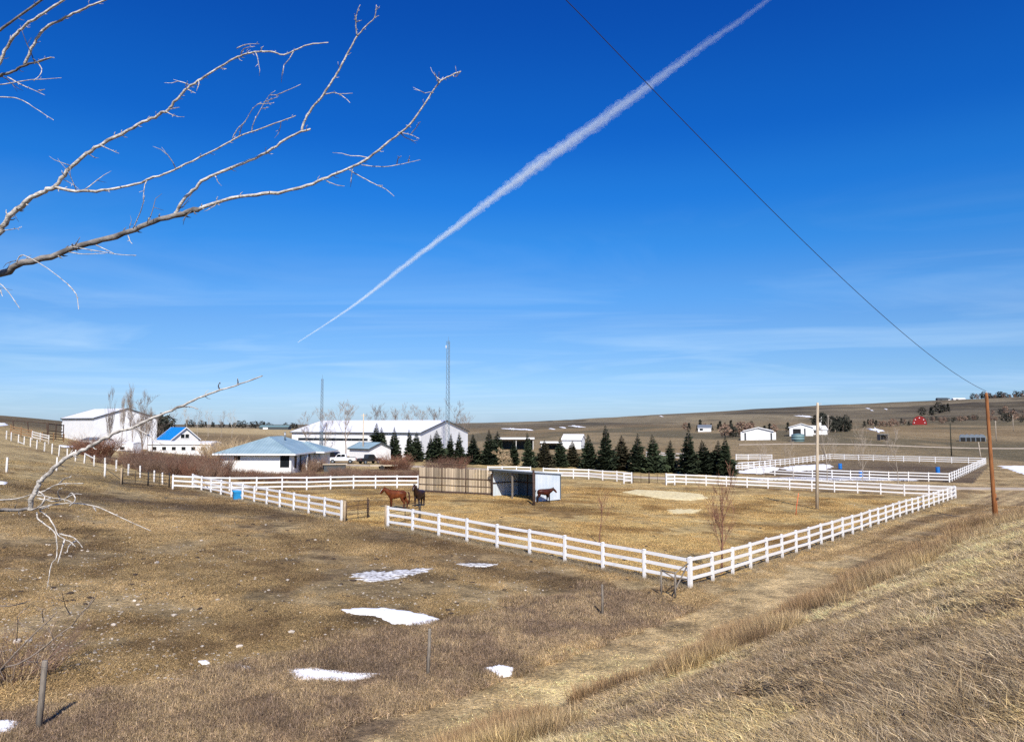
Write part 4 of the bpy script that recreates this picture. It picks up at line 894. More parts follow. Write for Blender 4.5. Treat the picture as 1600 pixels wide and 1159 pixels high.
mb = MB(); mb.box(18.004, 18.06, 5.9, 6.5, 0, 3.4); mb.build('side_panel', M['dark_trim'], sp2)
sp3 = gable('house', 'low white house stepping down right of the open workshop', 'house', (gx(1266, 335), 346), (.99, -.12), 12, 8, 2.6, 2.6, 1.6, 'white_wall', 'white_roof', over=.3)
window(sp3, 'front', 1.5, .9, 2.2, 1.2); window(sp3, 'front', 6, .9, 1.2, 1.2)
sf = gable('cottage', 'tiny far white cottage among trees on the lower hill', 'house', (gx(1091, 480), 480), (.95, -.3), 8, 6, hz(gx(1094, 480), 480), 2.6, 1.8, 'white_wall', 'steel', over=.3)
mb = MB(); mb.box(1, 3, -.05, -.004, .8, 2); mb.build('window', M['glass'], sf)
# round steel tank
g = gp(1247, 272); tk = empty('water_tank', g, 0, 'round grey green steel tank below the white workshop', 'tank'); mb = MB()
n_ = 24; prof = [(2.25, -.6), (2.25, .8), (2.3, .82), (2.3, .9), (2.25, .92), (2.25, 1.7), (2.3, 1.72), (2.3, 1.8), (2.25, 1.82), (2.25, 2.55)]
mb.add([(r * math.cos(6.2832 * k / n_), r * math.sin(6.2832 * k / n_), z) for r, z in prof for k in range(n_)], [(i * n_ + k, i * n_ + (k + 1) % n_, (i + 1) * n_ + (k + 1) % n_, (i + 1) * n_ + k) for i in range(len(prof) - 1) for k in range(n_)]); mb.build('shell', M['green_steel'], tk, True)
mb = MB(); mb.tube([(0, 0, 2.55), (0, 0, 2.9)], [2.33, .3], 24); mb.build('lid', M['green_steel'], tk)
# red quonset barn
g = gp(1437.5, 640); qb = empty('arched_barn', g, -.5, 'red arched barn with white round windows under the hill', 'barn'); R_ = 5.5; mb = MB()
pf = [(R_ * math.cos(math.pi * k / 14), 7.4 * math.sin(math.pi * k / 14) ** .85 if 0 < k < 14 else 0) for k in range(15)]
mb.prism(pf[::-1], 0, 16); mb.build('wall', M['red_barn'], qb); link('roof', fixn(MB().add([(x * 1.04, y, z * 1.04) for y in (.4, 16.4) for x, z in pf], [(k, k + 1, k + 16, k + 15) for k in range(14)]).mesh('roof', M['steel'])), qb)
for x, z in ((-4.0, 1.8), (-3.1, 4.4), (0, 5.9), (3.1, 4.4), (4.0, 1.8)):
    mb = MB(); mb.tube([(x, -.04, z), (x, -.16, z)], .42, 10); mb.build('round_window', M['trim'], qb)
# grain bins / calf sheds row
for k in range(5):
    px = 1505 + k * 7.6; g = gp(px, 300); rt = empty('calf_hutch', g, -.5, ('%s grey steel hutch from the left in the row of five' % ORD[k]) if k else 'leftmost grey steel hutch in the row of five', 'hutch', 'grey steel hutches in a row')
    mb = MB(); pf = [(1.15 * math.cos(math.pi * j / 8), 1.6 + 1.3 * math.sin(math.pi * j / 8)) for j in range(9)] + [(-1.15, -.6), (1.15, -.6)]; mb.prism(pf[::-1], 0, 3.4); link('shell', fixn(mb.mesh('shell', M['steel'])), rt)
    mb = MB(); mb.box(-.9, .9, -.04, -.003, 0, 1.6); mb.build('opening', M['dark_inside'], rt)
g = gp(1382, 285); rt = empty('shed', g, .1, 'small weathered open shed in the field behind the far paddock', 'shed'); mb = MB(); mb.box(-1.6, 1.6, 2, 2.1, -.5, 2.3); mb.box(-1.6, -1.5, 0, 2, -.5, 2.3); mb.box(1.5, 1.6, 0, 2, -.5, 2.3); mb.build('wall', M['grey_wood'], rt); mb = MB(); mb.box(-1.8, 1.8, -.3, 2.3, 2.3, 2.45); mb.build('roof', M['steel'], rt)
# ridge farm and far roofs
for px, d, w, h_, lab in ((1475, 1850, 26, 7, 'far dark roofed farm building on the ridge'), (1501, 1870, 30, 5, 'far long white building on the ridge'), (1560, 1880, 28, 8, 'far grey house among trees on the ridge'), (1482, 1865, 14, 6, 'far small white farm building on the ridge')):
    x = gx(px, d); b_ = gable('farm_building', lab, 'house', (x - w / 2, d), (1, -.05), w, 10, hz(x, d) - 1.5, h_ * .55 + 1, h_ * .45, 'white_wall' if 'white' in lab else 'dark_trim', 'white_roof' if 'long' in lab else 'dark_trim', over=.5, fascia=None)
    mb = MB(); mb.box(w * .2, w * .4, -.2, -.02, 1.6, 3.4); mb.build('window', M['glass'], b_)
x = gx(422, 620); b_ = gable('farm_building', 'far long dark building on the left horizon behind the hip roof', 'barn', (x - 9, 620), (1, 0), 24, 9, hz(x, 620) - .3, 2.4, 1.4, 'dark_trim', 'green_steel', over=.4, fascia=None)
mb = MB(); mb.box(3, 7, -.2, -.02, .5, 2); mb.build('door', M['trim'], b_)
# corral at left
def corral(pxs, d0, d1, h, m, lab, rails, sp=3.):
    a = Vector((gx(pxs[0], d0), d0)); b = Vector((gx(pxs[1], d1), d1)); rt = empty('corral_fence', (a.x, a.y, hz(*a)), 0, lab, 'corral', 'corral fences beside the barn')
    k = max(1, int((b - a).length / sp)); Q = []
    for i in range(k + 1):
        p = a.lerp(b, i / k); q = Vector((p.x, p.y, hz(*p))) - rt.location; Q.append(q); mb = MB(); mb.tube([q - Vector((0, 0, .3)), q + Vector((0, 0, h))], .09, 6); mb.build('post', M[m], rt)
    for p, q in zip(Q[:-1], Q[1:]):
        for z in rails: mb = MB(); mb.bar(p + Vector((0, -.1, z)), q + Vector((0, -.1, z)), .05, .16); mb.build('rail', M[m], rt)
corral((48, 74), 128, 124, 1.5, 'white_wood', 'white painted corral fence panels left of the barn', (.5, .95, 1.35), 3.)
corral((14, 47), 133, 129, 1.7, 'corral_wood', 'orange brown timber corral fence at the left', (.5, .95, 1.4))
corral((73, 97), 140, 146, 3.1, 'rust_steel', 'dark steel stock panels against the barn corner', (.6, 1.6, 2.9), 3.)
corral((64, 98), 130, 138, 1.6, 'corral_wood', 'orange brown timber fence in front of the barn corner', (.5, .95, 1.4))
tf = empty('tall_frame', gp(-20, 152), 0, 'tall dark pipe frame standing behind the corral', 'frame')
tops = [(-20, 657), (20, 657), (43, 658.5), (73, 661)]; prev = None
for px, py in tops:
    b_ = gp(px, 152) - tf.location; t_ = at(px, py, 152) - tf.location; mb = MB(); mb.tube([b_ - Vector((0, 0, .4)), t_], .10, 6); mb.build('upright', M['rust_steel'], tf)
    if prev is not None: mb = MB(); mb.tube([prev, t_], .07, 5); mb.build('crossbar', M['rust_steel'], tf)
    prev = t_
# driveway side items
def box_trailer(px, d, lab):
    g = gp(px, d); rt = empty('flatbed_trailer', g, .25, lab, 'trailer'); mb = MB(); mb.box(0, 4.4, 0, 2, .65, .8); mb.build('deck', M['pale_pole'], rt)
    mb = MB(); mb.bar((4.4, 1, .6), (5.8, 1, .45), .12, .12); mb.build('tongue', M['black_pipe'], rt)
    for y in (-.12, 1.92):
        mb = MB(); mb.tube([(1.9, y, .38), (1.9, y + .2, .38)], .38, 14); mb.build('wheel', M['rubber'], rt)
box_trailer(578, 119, 'low flatbed trailer parked before the black pickup')
g = gp(506, 112); rt = empty('skid_box', g, .2, 'dark skid box with a pale lid beside the house', 'box'); mb = MB(); mb.box(0, 3.2, 0, 1.8, -.1, 1.1); mb.build('box_body', M['dark_trim'], rt); mb = MB(); mb.box(-.2, 3.4, -.2, 2, 1.103, 1.2); mb.build('lid', M['pale_pole'], rt)

def vehicle(px, d, rz, paint, lab, cat, pickup=True):
    g = gp(px, d); name = 'pickup_truck' if pickup else 'parked_car'; rt = empty(name, g, rz, lab, cat)
    if pickup: prof = [(-2.8, .5), (-2.8, 1.05), (-.95, 1.1), (-.85, 1.15), (2.6, 1.08), (2.75, .85), (2.75, .5)]; cab = [(-.95, 1.1), (-.8, 1.82), (.7, 1.84), (1.35, 1.12)]
    else: prof = [(-2.5, .45), (-2.55, 1.05), (1.3, 1.12), (2.35, 1.02), (2.5, .8), (2.5, .45)]; cab = [(-2.5, 1.05), (-2.3, 1.75), (-2.0, 1.84), (.5, 1.84), (1.35, 1.11)]
    def ext(p, w, nm, m):
        mb = MB(); mb.prism(p[::-1], -w, w); me = fixn(mb.mesh(nm, m)); bm = bmesh.new(); bm.from_mesh(me); bmesh.ops.bevel(bm, geom=bm.edges[:], offset=.04, segments=2, affect='EDGES'); bm.to_mesh(me); bm.free(); return link(nm, me, rt)
    ext(prof, .98, 'body', paint); ext(cab, .84, 'cab', paint)
    for s_ in (-1, 1):
        for (x0, x1) in (((-.72, .0), (.1, .95)) if pickup else ((-2.2, -1.35), (-1.2, -.2), (-.08, .85))):
            mb = MB(); y = s_ * .852; mb.add([(x0, y, 1.2), (x1 + .12, y, 1.2), (x1 - .15 if x1 > .5 else x1, y, 1.70), (x0 + .06, y, 1.70), (x0, y - s_ * .02, 1.2), (x1 + .12, y - s_ * .02, 1.2), (x1 - .15 if x1 > .5 else x1, y - s_ * .02, 1.7), (x0 + .06, y - s_ * .02, 1.7)],
               [(0, 1, 2, 3), (7, 6, 5, 4), (0, 4, 5, 1), (1, 5, 6, 2), (2, 6, 7, 3), (3, 7, 4, 0)]); link('side_window', fixn(mb.mesh('side_window', M['glass'])), rt)
        for x in (-1.75, 1.75):
            mb = MB(); mb.tube([(x, s_ * .80, .40), (x, s_ * 1.0, .40)], .40, 18); w_ = mb.build('wheel', M['rubber'], rt); mb = MB(); mb.tube([(x, s_ * 1.0, .40), (x, s_ * 1.012, .40)], .22, 12); mb.build('rim', M['steel'], w_)
        mb = MB(); x = 2.76 if pickup else 2.49; mb.box(x, x + .05, s_ * .72 - .16, s_ * .72 + .16, .78, .95); mb.build('headlight', M['trim'], rt)
        mb = MB(); x = -2.86 if pickup else -2.6; mb.box(x, x + .05, s_ * .88 - .07, s_ * .88 + .07, .8, 1.03); mb.build('tail_light', M['red_barn'], rt)
    mb = MB(); mb.add([(1.32, -.72, 1.2), (1.32, .72, 1.2), (.83, .66, 1.74), (.83, -.66, 1.74)], [(0, 1, 2, 3)]); mb.v = [(x + .012, y, z + .012) for x, y, z in mb.v]; mb.build('windscreen', M['glass'], rt)
    if pickup: mb = MB(); mb.box(-2.7, -1.05, -.82, .82, 1.103, 1.13); mb.build('bed_cover', M['dark_trim'], rt)
    return rt
vehicle(534, 140, math.pi + .12, M['car_white'], 'white pickup parked side on in front of the small garage', 'pickup').scale = (.92, .92, 1.0)
v = vehicle(577, 140, .75, M['car_black'], 'black pickup parked at an angle right of the white one', 'pickup'); v.scale = (.8, .95, .95)
vehicle(513, 148, math.pi - .5, M['car_black'], 'dark car half hidden behind the white pickup', 'car', False)

# ------------------------------------------------------------------ trees
def spruce_meshes(seed, needles, wid=.24):
    rnd = random.Random(seed); mb = MB(); mb.tube([(0, 0, -.04), (0, 0, .5), (.004, 0, 1.0)], [.022, .014, .003], 6); tr = mb.mesh('trunk', M['twig_grey'])
    mb = MB(); nl = 30
    lop = [rnd.uniform(.68, 1.25) for _ in range(9)]
    for i in range(nl):
        t = i / (nl - 1); z = .05 + .93 * t ** .93; rad = wid * ((1 - t) ** .88) * min(1, .72 + t * 2.2) * rnd.uniform(.72, 1.2) + .012
        nb = max(4, int(13 * (1 - t) + 4)); ph = rnd.random() * 6.3
        for k in range(nb):
            a = ph + k * 6.2832 / nb + rnd.uniform(-.25, .25); r = rad * rnd.uniform(.68, 1.18) * lop[int(a / 6.2832 * 9) % 9]; dr = rnd.uniform(-.28, -.02) * r
            d = Vector((math.cos(a), math.sin(a), 0)); s_ = Vector((-d.y, d.x, 0)); o_ = Vector((0, 0, z))
            ns = 5
            for j in range(ns):                     # side sprays along the bough, each a narrow drooping blade
                u = .18 + .82 * (j + rnd.random() * .6) / ns; p = o_ + d * r * u + Vector((0, 0, dr * u + .02 * (u ** 2)))
                w = r * (.42 * (1.1 - u) + .10) * rnd.uniform(.7, 1.3) + .008; sg = 1 if j % 2 else -1
                q1 = p + s_ * sg * w + d * w * .6 + Vector((0, 0, -w * rnd.uniform(.15, .7))); q2 = p + d * w * .9 + Vector((0, 0, w * rnd.uniform(-.25, .15)))
                mb.add([p, q1, q2, p + Vector((0, 0, -.35 * w)) - d * w * .1], [(0, 1, 2), (0, 3, 1)])
            e = o_ + d * r + Vector((0, 0, dr + .012)); mb.add([o_ + d * r * .3 + s_ * .012, o_ + d * r * .3 - s_ * .012, e + Vector((0, 0, rnd.uniform(0, .012)))], [(0, 1, 2)])
    for k in range(5): mb.add([(.006 * math.cos(k), .006 * math.sin(k), .93), (-.006 * math.cos(k), -.006 * math.sin(k), .93), (0, 0, 1.02)], [(0, 1, 2)])
    return tr, mb.mesh('crown', needles)
SPR = [spruce_meshes(i, M['needles'], w) for i, w in enumerate((.29, .33, .27, .30, .36))]
SPB = [spruce_meshes(i + 20, M['needles_brown'], w) for i, w in enumerate((.31, .36))]
spr = [(588, 661, 713, 165, 0), (597, 667, 712, 168, 0), (615, 667, 710, 158, 0), (641, 671, 714, 152, 0), (652, 674, 714, 150, 0), (672, 679, 714, 152, 0), (683, 672, 715, 148, 0), (702, 677, 713, 150, 0), (717, 675, 716, 145, 0),
       (738, 677, 719, 143, 0), (765, 671, 720, 141, 0), (777, 673, 720, 143, 0), (803, 686, 720, 141, 0), (827, 675, 725, 134, 0), (850, 687, 724, 136, 1), (875, 683, 724, 137, 0), (895, 688, 722, 140, 1), (922, 678, 726, 134, 0),
       (947, 664, 728, 131, 0), (971, 680, 726, 133, 1), (995, 677, 731, 128, 0), (1022, 678, 731, 127, 0), (1046, 687, 731, 129, 0), (1076, 670, 734, 125, 0), (1101, 687, 734, 126, 0), (1121, 688, 734, 126, 0), (1135, 681, 735, 122, 0)]
rnd = random.Random(5)
for i, (px, yt, yb, d, br) in enumerate(spr):
    g = gp(px, d); h_ = at(px, yt, d).z - g.z; tr, cr_ = (SPB if br else SPR)[i % (2 if br else 5)]
    rt = empty('spruce_tree', g, rnd.random() * 6, ('thin brownish spruce, %s' if br else 'dark green spruce, %s') % (ORD[i] + ' from the left in the row behind the paddock'), 'spruce tree', 'row of spruces behind the paddock')
    w_ = rnd.uniform(.8, 1.22)
    rt.scale = (h_ * w_, h_ * w_ * rnd.uniform(.9, 1.1), h_); rt.rotation_euler = (rnd.gauss(0, .025), rnd.gauss(0, .025), rt.rotation_euler[2]); link('trunk', tr, rt); link('crown', cr_, rt)

def bare(seed, h, spread, m, levels=4, upright=.5, r0=None, kids=5, nseg=4, trunk_h=.3, wig=.12, name='bare_tree', twn=3, thin=.010):
    """trunk mesh and one mesh of limbs, grown by recursion; height about h"""
    rnd = random.Random(seed); tb = MB(); cb = MB(); r0 = r0 or h * .014
    def grow(p, d, L, r, lev, mb):
        pts = [p]; rs = [r]; dd = d.copy()
        for k in range(nseg):
            dd = (dd + Vector((rnd.gauss(0, wig), rnd.gauss(0, wig), rnd.gauss(0, wig) + (.10 * upright if lev else .05)))).normalized(); pts.append(pts[-1] + dd * L / nseg); rs.append(max(thin * .6, r * (1 - .75 * (k + 1) / nseg)))
        mb.tube(pts, rs, 6 if lev == 0 else 3, False)
        if lev >= levels: return
        for i in range(kids + (2 if lev == 0 else 0)):
            t = rnd.uniform(trunk_h if lev == 0 else .2, .97); k = min(nseg - 1, int(t * nseg)); q = pts[k].lerp(pts[k + 1], t * nseg - k)
            b = (pts[k + 1] - pts[k]).normalized(); s_ = Vector((rnd.gauss(0, 1), rnd.gauss(0, 1), rnd.gauss(0, .3))); s_ = (s_ - b * s_.dot(b)).normalized()
            nd = (b * (1 - spread) + s_ * spread + Vector((0, 0, upright * .4))).normalized()
            grow(q, nd, L * rnd.uniform(.35, .6) * (1.15 - .5 * t if lev == 0 else 1), max(thin, r * rnd.uniform(.35, .5) * (1.2 - t * .6)), lev + 1, cb)
    grow(Vector((0, 0, -.05)), Vector((0, 0, 1)), h * .92, r0, 0, tb)
    return tb.mesh('trunk', m), cb.mesh('crown', m)
def plant(px, d, me, lab, cat, group=None, S=1., rz=0., name='bare_tree', sink=0.):
    g = gp(px, d); g.z -= sink; rt = empty(name, g, rz, lab, cat, group); rt.scale = (S, S, S) if not hasattr(S, '__len__') else S
    link('trunk', me[0], rt); link('crown', me[1], rt); return rt
# poplars by the barn
pop = [bare(30 + i, 10, .36, M['twig_grey'], 3, 1.5, kids=9, trunk_h=.08, wig=.06, thin=.010, r0=.09) for i in range(3)]
for i, (px, yt, d, w_) in enumerate(((170, 614, 140, .7), (189, 618, 141, .55), (206, 611, 139, .85), (221, 619, 140, .9), (229, 640, 138, .8))):
    g = gp(px, d); h_ = at(px, yt, d).z - g.z; plant(px, d, pop[i % 3], '%s tall bare poplar %s in front of the white barn' % (('leftmost', '') if i == 0 else (ORD[i], 'from the left')), 'poplar', 'bare poplars in front of the barn', (w_ * h_ / 10, w_ * h_ / 10, h_ / 11.8), i * 1.3, 'poplar_tree')
RT = [bare(50 + i, 8, .55, M['twig_grey'], 4, .9, kids=5, wig=.06, thin=.010) for i in range(3)]
plant(222, 118, RT[0], 'dark bare tree with spreading crown over the brush below the barn', 'bare tree', None, (1.15, 1.15, .95), .3)
plant(238, 120, RT[1], 'bare tree just right of the spreading tree below the barn', 'bare tree', None, .85, 2.)
plant(540, 155, RT[2], 'bare tree with fine twigs before the long arena wall', 'bare tree', None, 1.35, 1.)
plant(508, 168, RT[1], 'slim bare tree right of the slimmer radio mast', 'bare tree', None, 1.1, 1.)
plant(479, 172, RT[0], 'slim bare tree at the left end of the arena', 'bare tree', None, 1.0, .4)
for i, (px, d, s_) in enumerate(((588, 215, 1.25), (598, 216, 1.3), (620, 218, 1.35), (643, 218, 1.3), (655, 217, 1.3), (680, 215, 1.4), (714, 212, 1.4), (722, 211, 1.1))):
    plant(px, d, RT[i % 3], 'bare tree crown behind the arena roof, %s from the left' % ORD[i], 'bare tree', 'bare trees behind the arena', s_, i * 1.7)
PT = [bare(70 + i, 8, .52, M['twig_pale'], 3, .8, kids=6, wig=.07, r0=.07, thin=.010, trunk_h=.2) for i in range(3)]
for i, (px, yt, d, lab) in enumerate(((1193, 690, 113, 'small pale bare tree'), (1240, 688, 114, 'pale forked bare tree'), (1292, 662, 112, 'tall thin pale bare tree'), (1347, 668, 112, 'tall pale bare tree with wide lower twigs'), (1403, 670, 111, 'pale bare tree with a broad crown'))):
    g = gp(px, d); h_ = (at(px, yt, d).z - g.z) / 8; plant(px, d, PT[i % 3], lab + ', %s from the left along the driveway' % ORD[i], 'bare tree', 'pale bare trees along the driveway', (h_ * .85, h_ * .85, h_ * .88), i * 2.1)
plant(786, 118, bare(90, 3.6, .8, M['twig_tan'], 4, .3, kids=6, trunk_h=.3, thin=.016, r0=.07), 'small round tan bush tree behind the windbreak', 'small tree', None, (1.25, 1.25, 1.1), .4, 'small_tree')
sap = bare(95, 4.9, .46, M['twig_red'], 3, .9, kids=6, r0=.06, thin=.009, trunk_h=.25, wig=.05)
plant(1127, 40.5, sap, 'reddish bare sapling behind the right fence near the corner', 'sapling', None, 1., .9, 'sapling')
plant(937, 47.5, bare(97, 3.4, .45, M['twig_red'], 2, .8, kids=6, r0=.04, thin=.008, wig=.1), 'small reddish bare sapling behind the near left fence', 'sapling', None, 1., .2, 'sapling')
# shrubs: many thin stems from the ground
def shrub_mesh(seed, h, rad, n, m, curve=.3, thick=.012):
    rnd = random.Random(seed); mb = MB()
    for i in range(n):
        a = rnd.random() * 6.2832; r = rad * math.sqrt(rnd.random()) * .55; p = Vector((r * math.cos(a), r * math.sin(a), -.05)); a2 = a + rnd.gauss(0, .8)
        d = Vector((math.cos(a2) * curve, math.sin(a2) * curve, 1)).normalized(); L = h * rnd.uniform(.55, 1.05); pts = [p]
        for k in range(3): d = (d + Vector((rnd.gauss(0, .12) + math.cos(a2) * .1, rnd.gauss(0, .12) + math.sin(a2) * .1, .02))).normalized(); pts.append(pts[-1] + d * L / 3)
        mb.tube(pts, [thick, thick * .8, thick * .55, thick * .3], 3, False)
        for _ in range(3):
            t = rnd.randint(1, 2); q = pts[t].lerp(pts[t + 1], rnd.random()); s_ = Vector((rnd.gauss(0, 1), rnd.gauss(0, 1), 1.2)).normalized(); mb.tube([q, q + s_ * L * rnd.uniform(.15, .32)], [thick * .5, thick * .2], 3, False)
    return mb.mesh('stems', m)
SR = shrub_mesh(1, 3.0, 2.6, 330, M['twig_red'], .55, .022); SBm = shrub_mesh(2, 2.4, 2.4, 260, M['twig_brown'], .5, .022); STn = shrub_mesh(3, 3.2, 3.2, 260, M['twig_tan'], .6, .028); SR2 = shrub_mesh(4, 2.4, 2.4, 260, M['twig_red'], .45, .02)
def shrub(px, d, me, S, lab, group=None, name='shrub', rz=None):
    g = gp(px, d); o = link(name, me, None, g, rz if rz is not None else random.random() * 6); o.scale = S if hasattr(S, '__len__') else (S, S, S); tag(o, lab, 'shrub', group); return o
shrub(150, 108, SR, (1.35, 1.3, 1.15), 'big rounded red brown shrub left of the black gates')
shrub(134, 112, SR2, (1.2, 1.2, 1.0), 'smaller red brown shrub at the left of the big rounded one')
shrub(616, 122, SR, (1.1, 1.1, 1.0), 'rounded dark red shrub right of the pickups')
shrub(628, 121, SR2, (1., 1., .8), 'smaller dark red shrub attached right of the rounded one')
shrub(706, 118, SR2, (1.5, 1.3, 1.2), 'wide red brown shrub behind the windbreak')
shrub(686, 117, SBm, (1.2, 1.2, .95), 'brown shrub left of the wide one behind the windbreak')
shrub(336, 138, STn, (1.1, 1.1, 1.25), 'pale tan willow bush left of the hip roof house')
shrub(357, 142, STn, (1.3, 1.3, 1.4), 'larger pale tan willow bush behind the hip roof corner')
shrub(375, 146, STn, (1.0, 1.0, 1.15), 'rightmost pale tan willow bush behind the roof')
shrub(482, 111, SBm, (.8, .8, .9), 'brown shrub in front of the shaded house wing')
shrub(492, 113, SBm, (.9, .9, 1.1), 'taller brown shrub at the right end of the house')
shrub(138, 128, shrub_mesh(9, 3, 2, 60, M['twig_grey'], .8, .03), 1.0, 'grey bare bush against the foot of the white barn')
# the continuous hedge belt in front of the house: nobody could count its plants
hr = random.Random(3); kinds = [SR2, SBm, SBm, SR]; root = MB(); vs_all = []; hedge_pts = []
belt = []
for px in range(205, 350, 7): belt += [(px + hr.uniform(-3, 3), 98 + hr.uniform(-3, 6), 1.15), (px + hr.uniform(-3, 3), 92 + hr.uniform(-3, 3), .85)]
for px in range(150, 210, 10): belt.append((px + hr.uniform(-3, 3), 95 + hr.uniform(-1, 4), .5))
for px in range(346, 520, 6): belt += [(px + hr.uniform(-3, 3), 97 + hr.uniform(-3, 3), .50), (px + hr.uniform(-3, 3), 92 + hr.uniform(-2, 3), .42)]
for px in range(520, 655, 6): belt += [(px + hr.uniform(-3, 3), 98 + hr.uniform(-3, 3), .6), (px + hr.uniform(-3, 3), 103 + hr.uniform(-2, 3), .62)]
for px in range(655, 735, 7): belt += [(px + hr.uniform(-3, 3), 106 + hr.uniform(-3, 3), .8)]
def merged(name, items, m, label, cat):
    allv = []; allf = []; base = 0
    for me, loc, rz, sc in items:
        co = np.empty(len(me.vertices) * 3); me.vertices.foreach_get('co', co); co = co.reshape(-1, 3) * np.array(sc); c, s_ = math.cos(rz), math.sin(rz)
        co = np.stack([co[:, 0] * c - co[:, 1] * s_ + loc[0], co[:, 0] * s_ + co[:, 1] * c + loc[1], co[:, 2] + loc[2]], 1); allv.append(co)
        li = np.empty(len(me.loops), np.int32); me.loops.foreach_get('vertex_index', li); allf.append(li.reshape(-1, 4) + base); base += len(co)
    V = np.concatenate(allv); Fq = np.concatenate(allf); me = bpy.data.meshes.new(name); me.vertices.add(len(V)); me.vertices.foreach_set('co', V.astype(np.float32).ravel())
    me.loops.add(Fq.size); me.loops.foreach_set('vertex_index', Fq.astype(np.int32).ravel()); me.polygons.add(len(Fq)); me.polygons.foreach_set('loop_start', (np.arange(len(Fq)) * 4).astype(np.int32)); me.update(calc_edges=True)
    me.materials.append(m); o = link(name, me); tag(o, label, cat, kind='stuff'); return o
lowR = shrub_mesh(11, 2.4, 2.4, 120, M['twig_red'], .45, .026); 
its = []; its2 = []
for k, (px, d, s_) in enumerate(belt):
    g = gp(px, d); (its if k % 3 else its2).append((lowR, g, hr.random() * 6, (s_ * .75, s_ * .75, s_ * hr.uniform(.8, 1.1))))
merged('hedge', its, M['twig_brown'], 'brown leafless hedge growing between the white fence and the house', 'hedge')
merged('red_brush', its2, M['twig_red'], 'red stemmed brush mixed into the hedge before the house', 'brush')

# far dark trees: individuals
def blobtree(seed, m, con=False):
    rnd = random.Random(seed); mb = MB(); tb = MB(); tb.tube([(0, 0, -.1), (0, 0, .6)], [.05, .02], 5)
    for i in range(150):
        t = rnd.random(); z = .12 + .86 * t; R_ = (.26 * (1 - t) + .02) if con else .36 * math.sqrt(max(0, 1 - (2 * t - 1) ** 2)) + .03
        a = rnd.random() * 6.28; r = R_ * math.sqrt(rnd.random()); c = Vector((r * math.cos(a), r * math.sin(a), z)); w = .07
        mb.add([c + Vector((rnd.gauss(0, w), rnd.gauss(0, w), rnd.gauss(0, w))) for _ in range(3)], [(0, 1, 2)])
    return tb.mesh('trunk', M['twig_grey']), mb.mesh('crown', m)
FT = [blobtree(1, M['dark_tree']), blobtree(2, M['dark_tree'], True), blobtree(3, M['dark_tree']), blobtree(4, M['twig_brown'])]
rnd = random.Random(17)
def far_trees(n, px0, px1, d0, d1, h0, h1, kinds_, lab, group):
    for i in range(n):
        px = px0 + (px1 - px0) * (i + rnd.random()) / n; d = rnd.uniform(d0, d1); h_ = rnd.uniform(h0, h1); me = FT[rnd.choice(kinds_)]
        plant(px, d, me, lab + ', %s from the left' % ORD[i], 'tree', group, (h_ * rnd.uniform(.9, 1.4), h_ * 1.1, h_), rnd.random() * 6, 'distant_tree')
far_trees(28, 288, 470, 640, 760, 3.5, 7.5, (0, 1, 2), 'small dark tree in the belt on the left horizon', 'dark trees on the left horizon')
far_trees(10, 236, 262, 205, 240, 6, 8, (1, 2, 0), 'dark evergreen crowded behind the blue roofed house', 'dark evergreens behind the blue roofed house')
far_trees(20, 1288, 1326, 400, 440, 6, 9, (0, 2, 1), 'dark tree in the clump right of the white workshops', 'dark tree clump beside the workshops')
far_trees(5, 1278, 1290, 430, 450, 8, 11, (0, 1), 'tall dark tree left in the clump by the workshops', 'tall dark trees by the workshops')
far_trees(8, 1130, 1175, 330, 350, 4.5, 6.5, (3, 0), 'brown bushy tree left of the garage fronted building', 'bushy trees left of the white building')
far_trees(6, 1160, 1235, 380, 420, 4, 7, (1, 0, 3), 'dark tree behind the garage fronted building', 'trees behind the white building')
far_trees(10, 1065, 1150, 480, 560, 4, 8, (1, 1, 3), 'small spruce on the lower hill by the tiny cottage', 'small trees by the tiny cottage')
far_trees(16, 1350, 1425, 600, 680, 3.5, 6, (3, 3, 1), 'brown tree in the thin belt left of the red barn', 'brown trees left of the red barn')
far_trees(20, 1450, 1530, 640, 740, 3, 5, (3, 3, 0), 'brown bush in the belt right of the red barn', 'brown trees right of the red barn')
far_trees(12, 1545, 1604, 600, 780, 4, 9, (1, 3, 3, 0), 'tree on the slope right of the brown pole', 'trees on the right slope')
far_trees(22, 1518, 1604, 1830, 1900, 8, 19, (0, 2, 3), 'dark tree standing on the ridge skyline', 'trees on the ridge skyline')
far_trees(5, 1440, 1490, 880, 980, 8, 14, (1, 0), 'lone dark tree on the hillside', 'lone trees on the hillside')
for k in range(6):
    px = (350, 372, 388, 405, 425, 442)[k] - 80; plant(px, 330, PT[k % 3], 'faint bare tree standing left of the hip roof, far off, %s from the left' % ORD[k], 'bare tree', 'faint bare trees far off', 1.3, k)

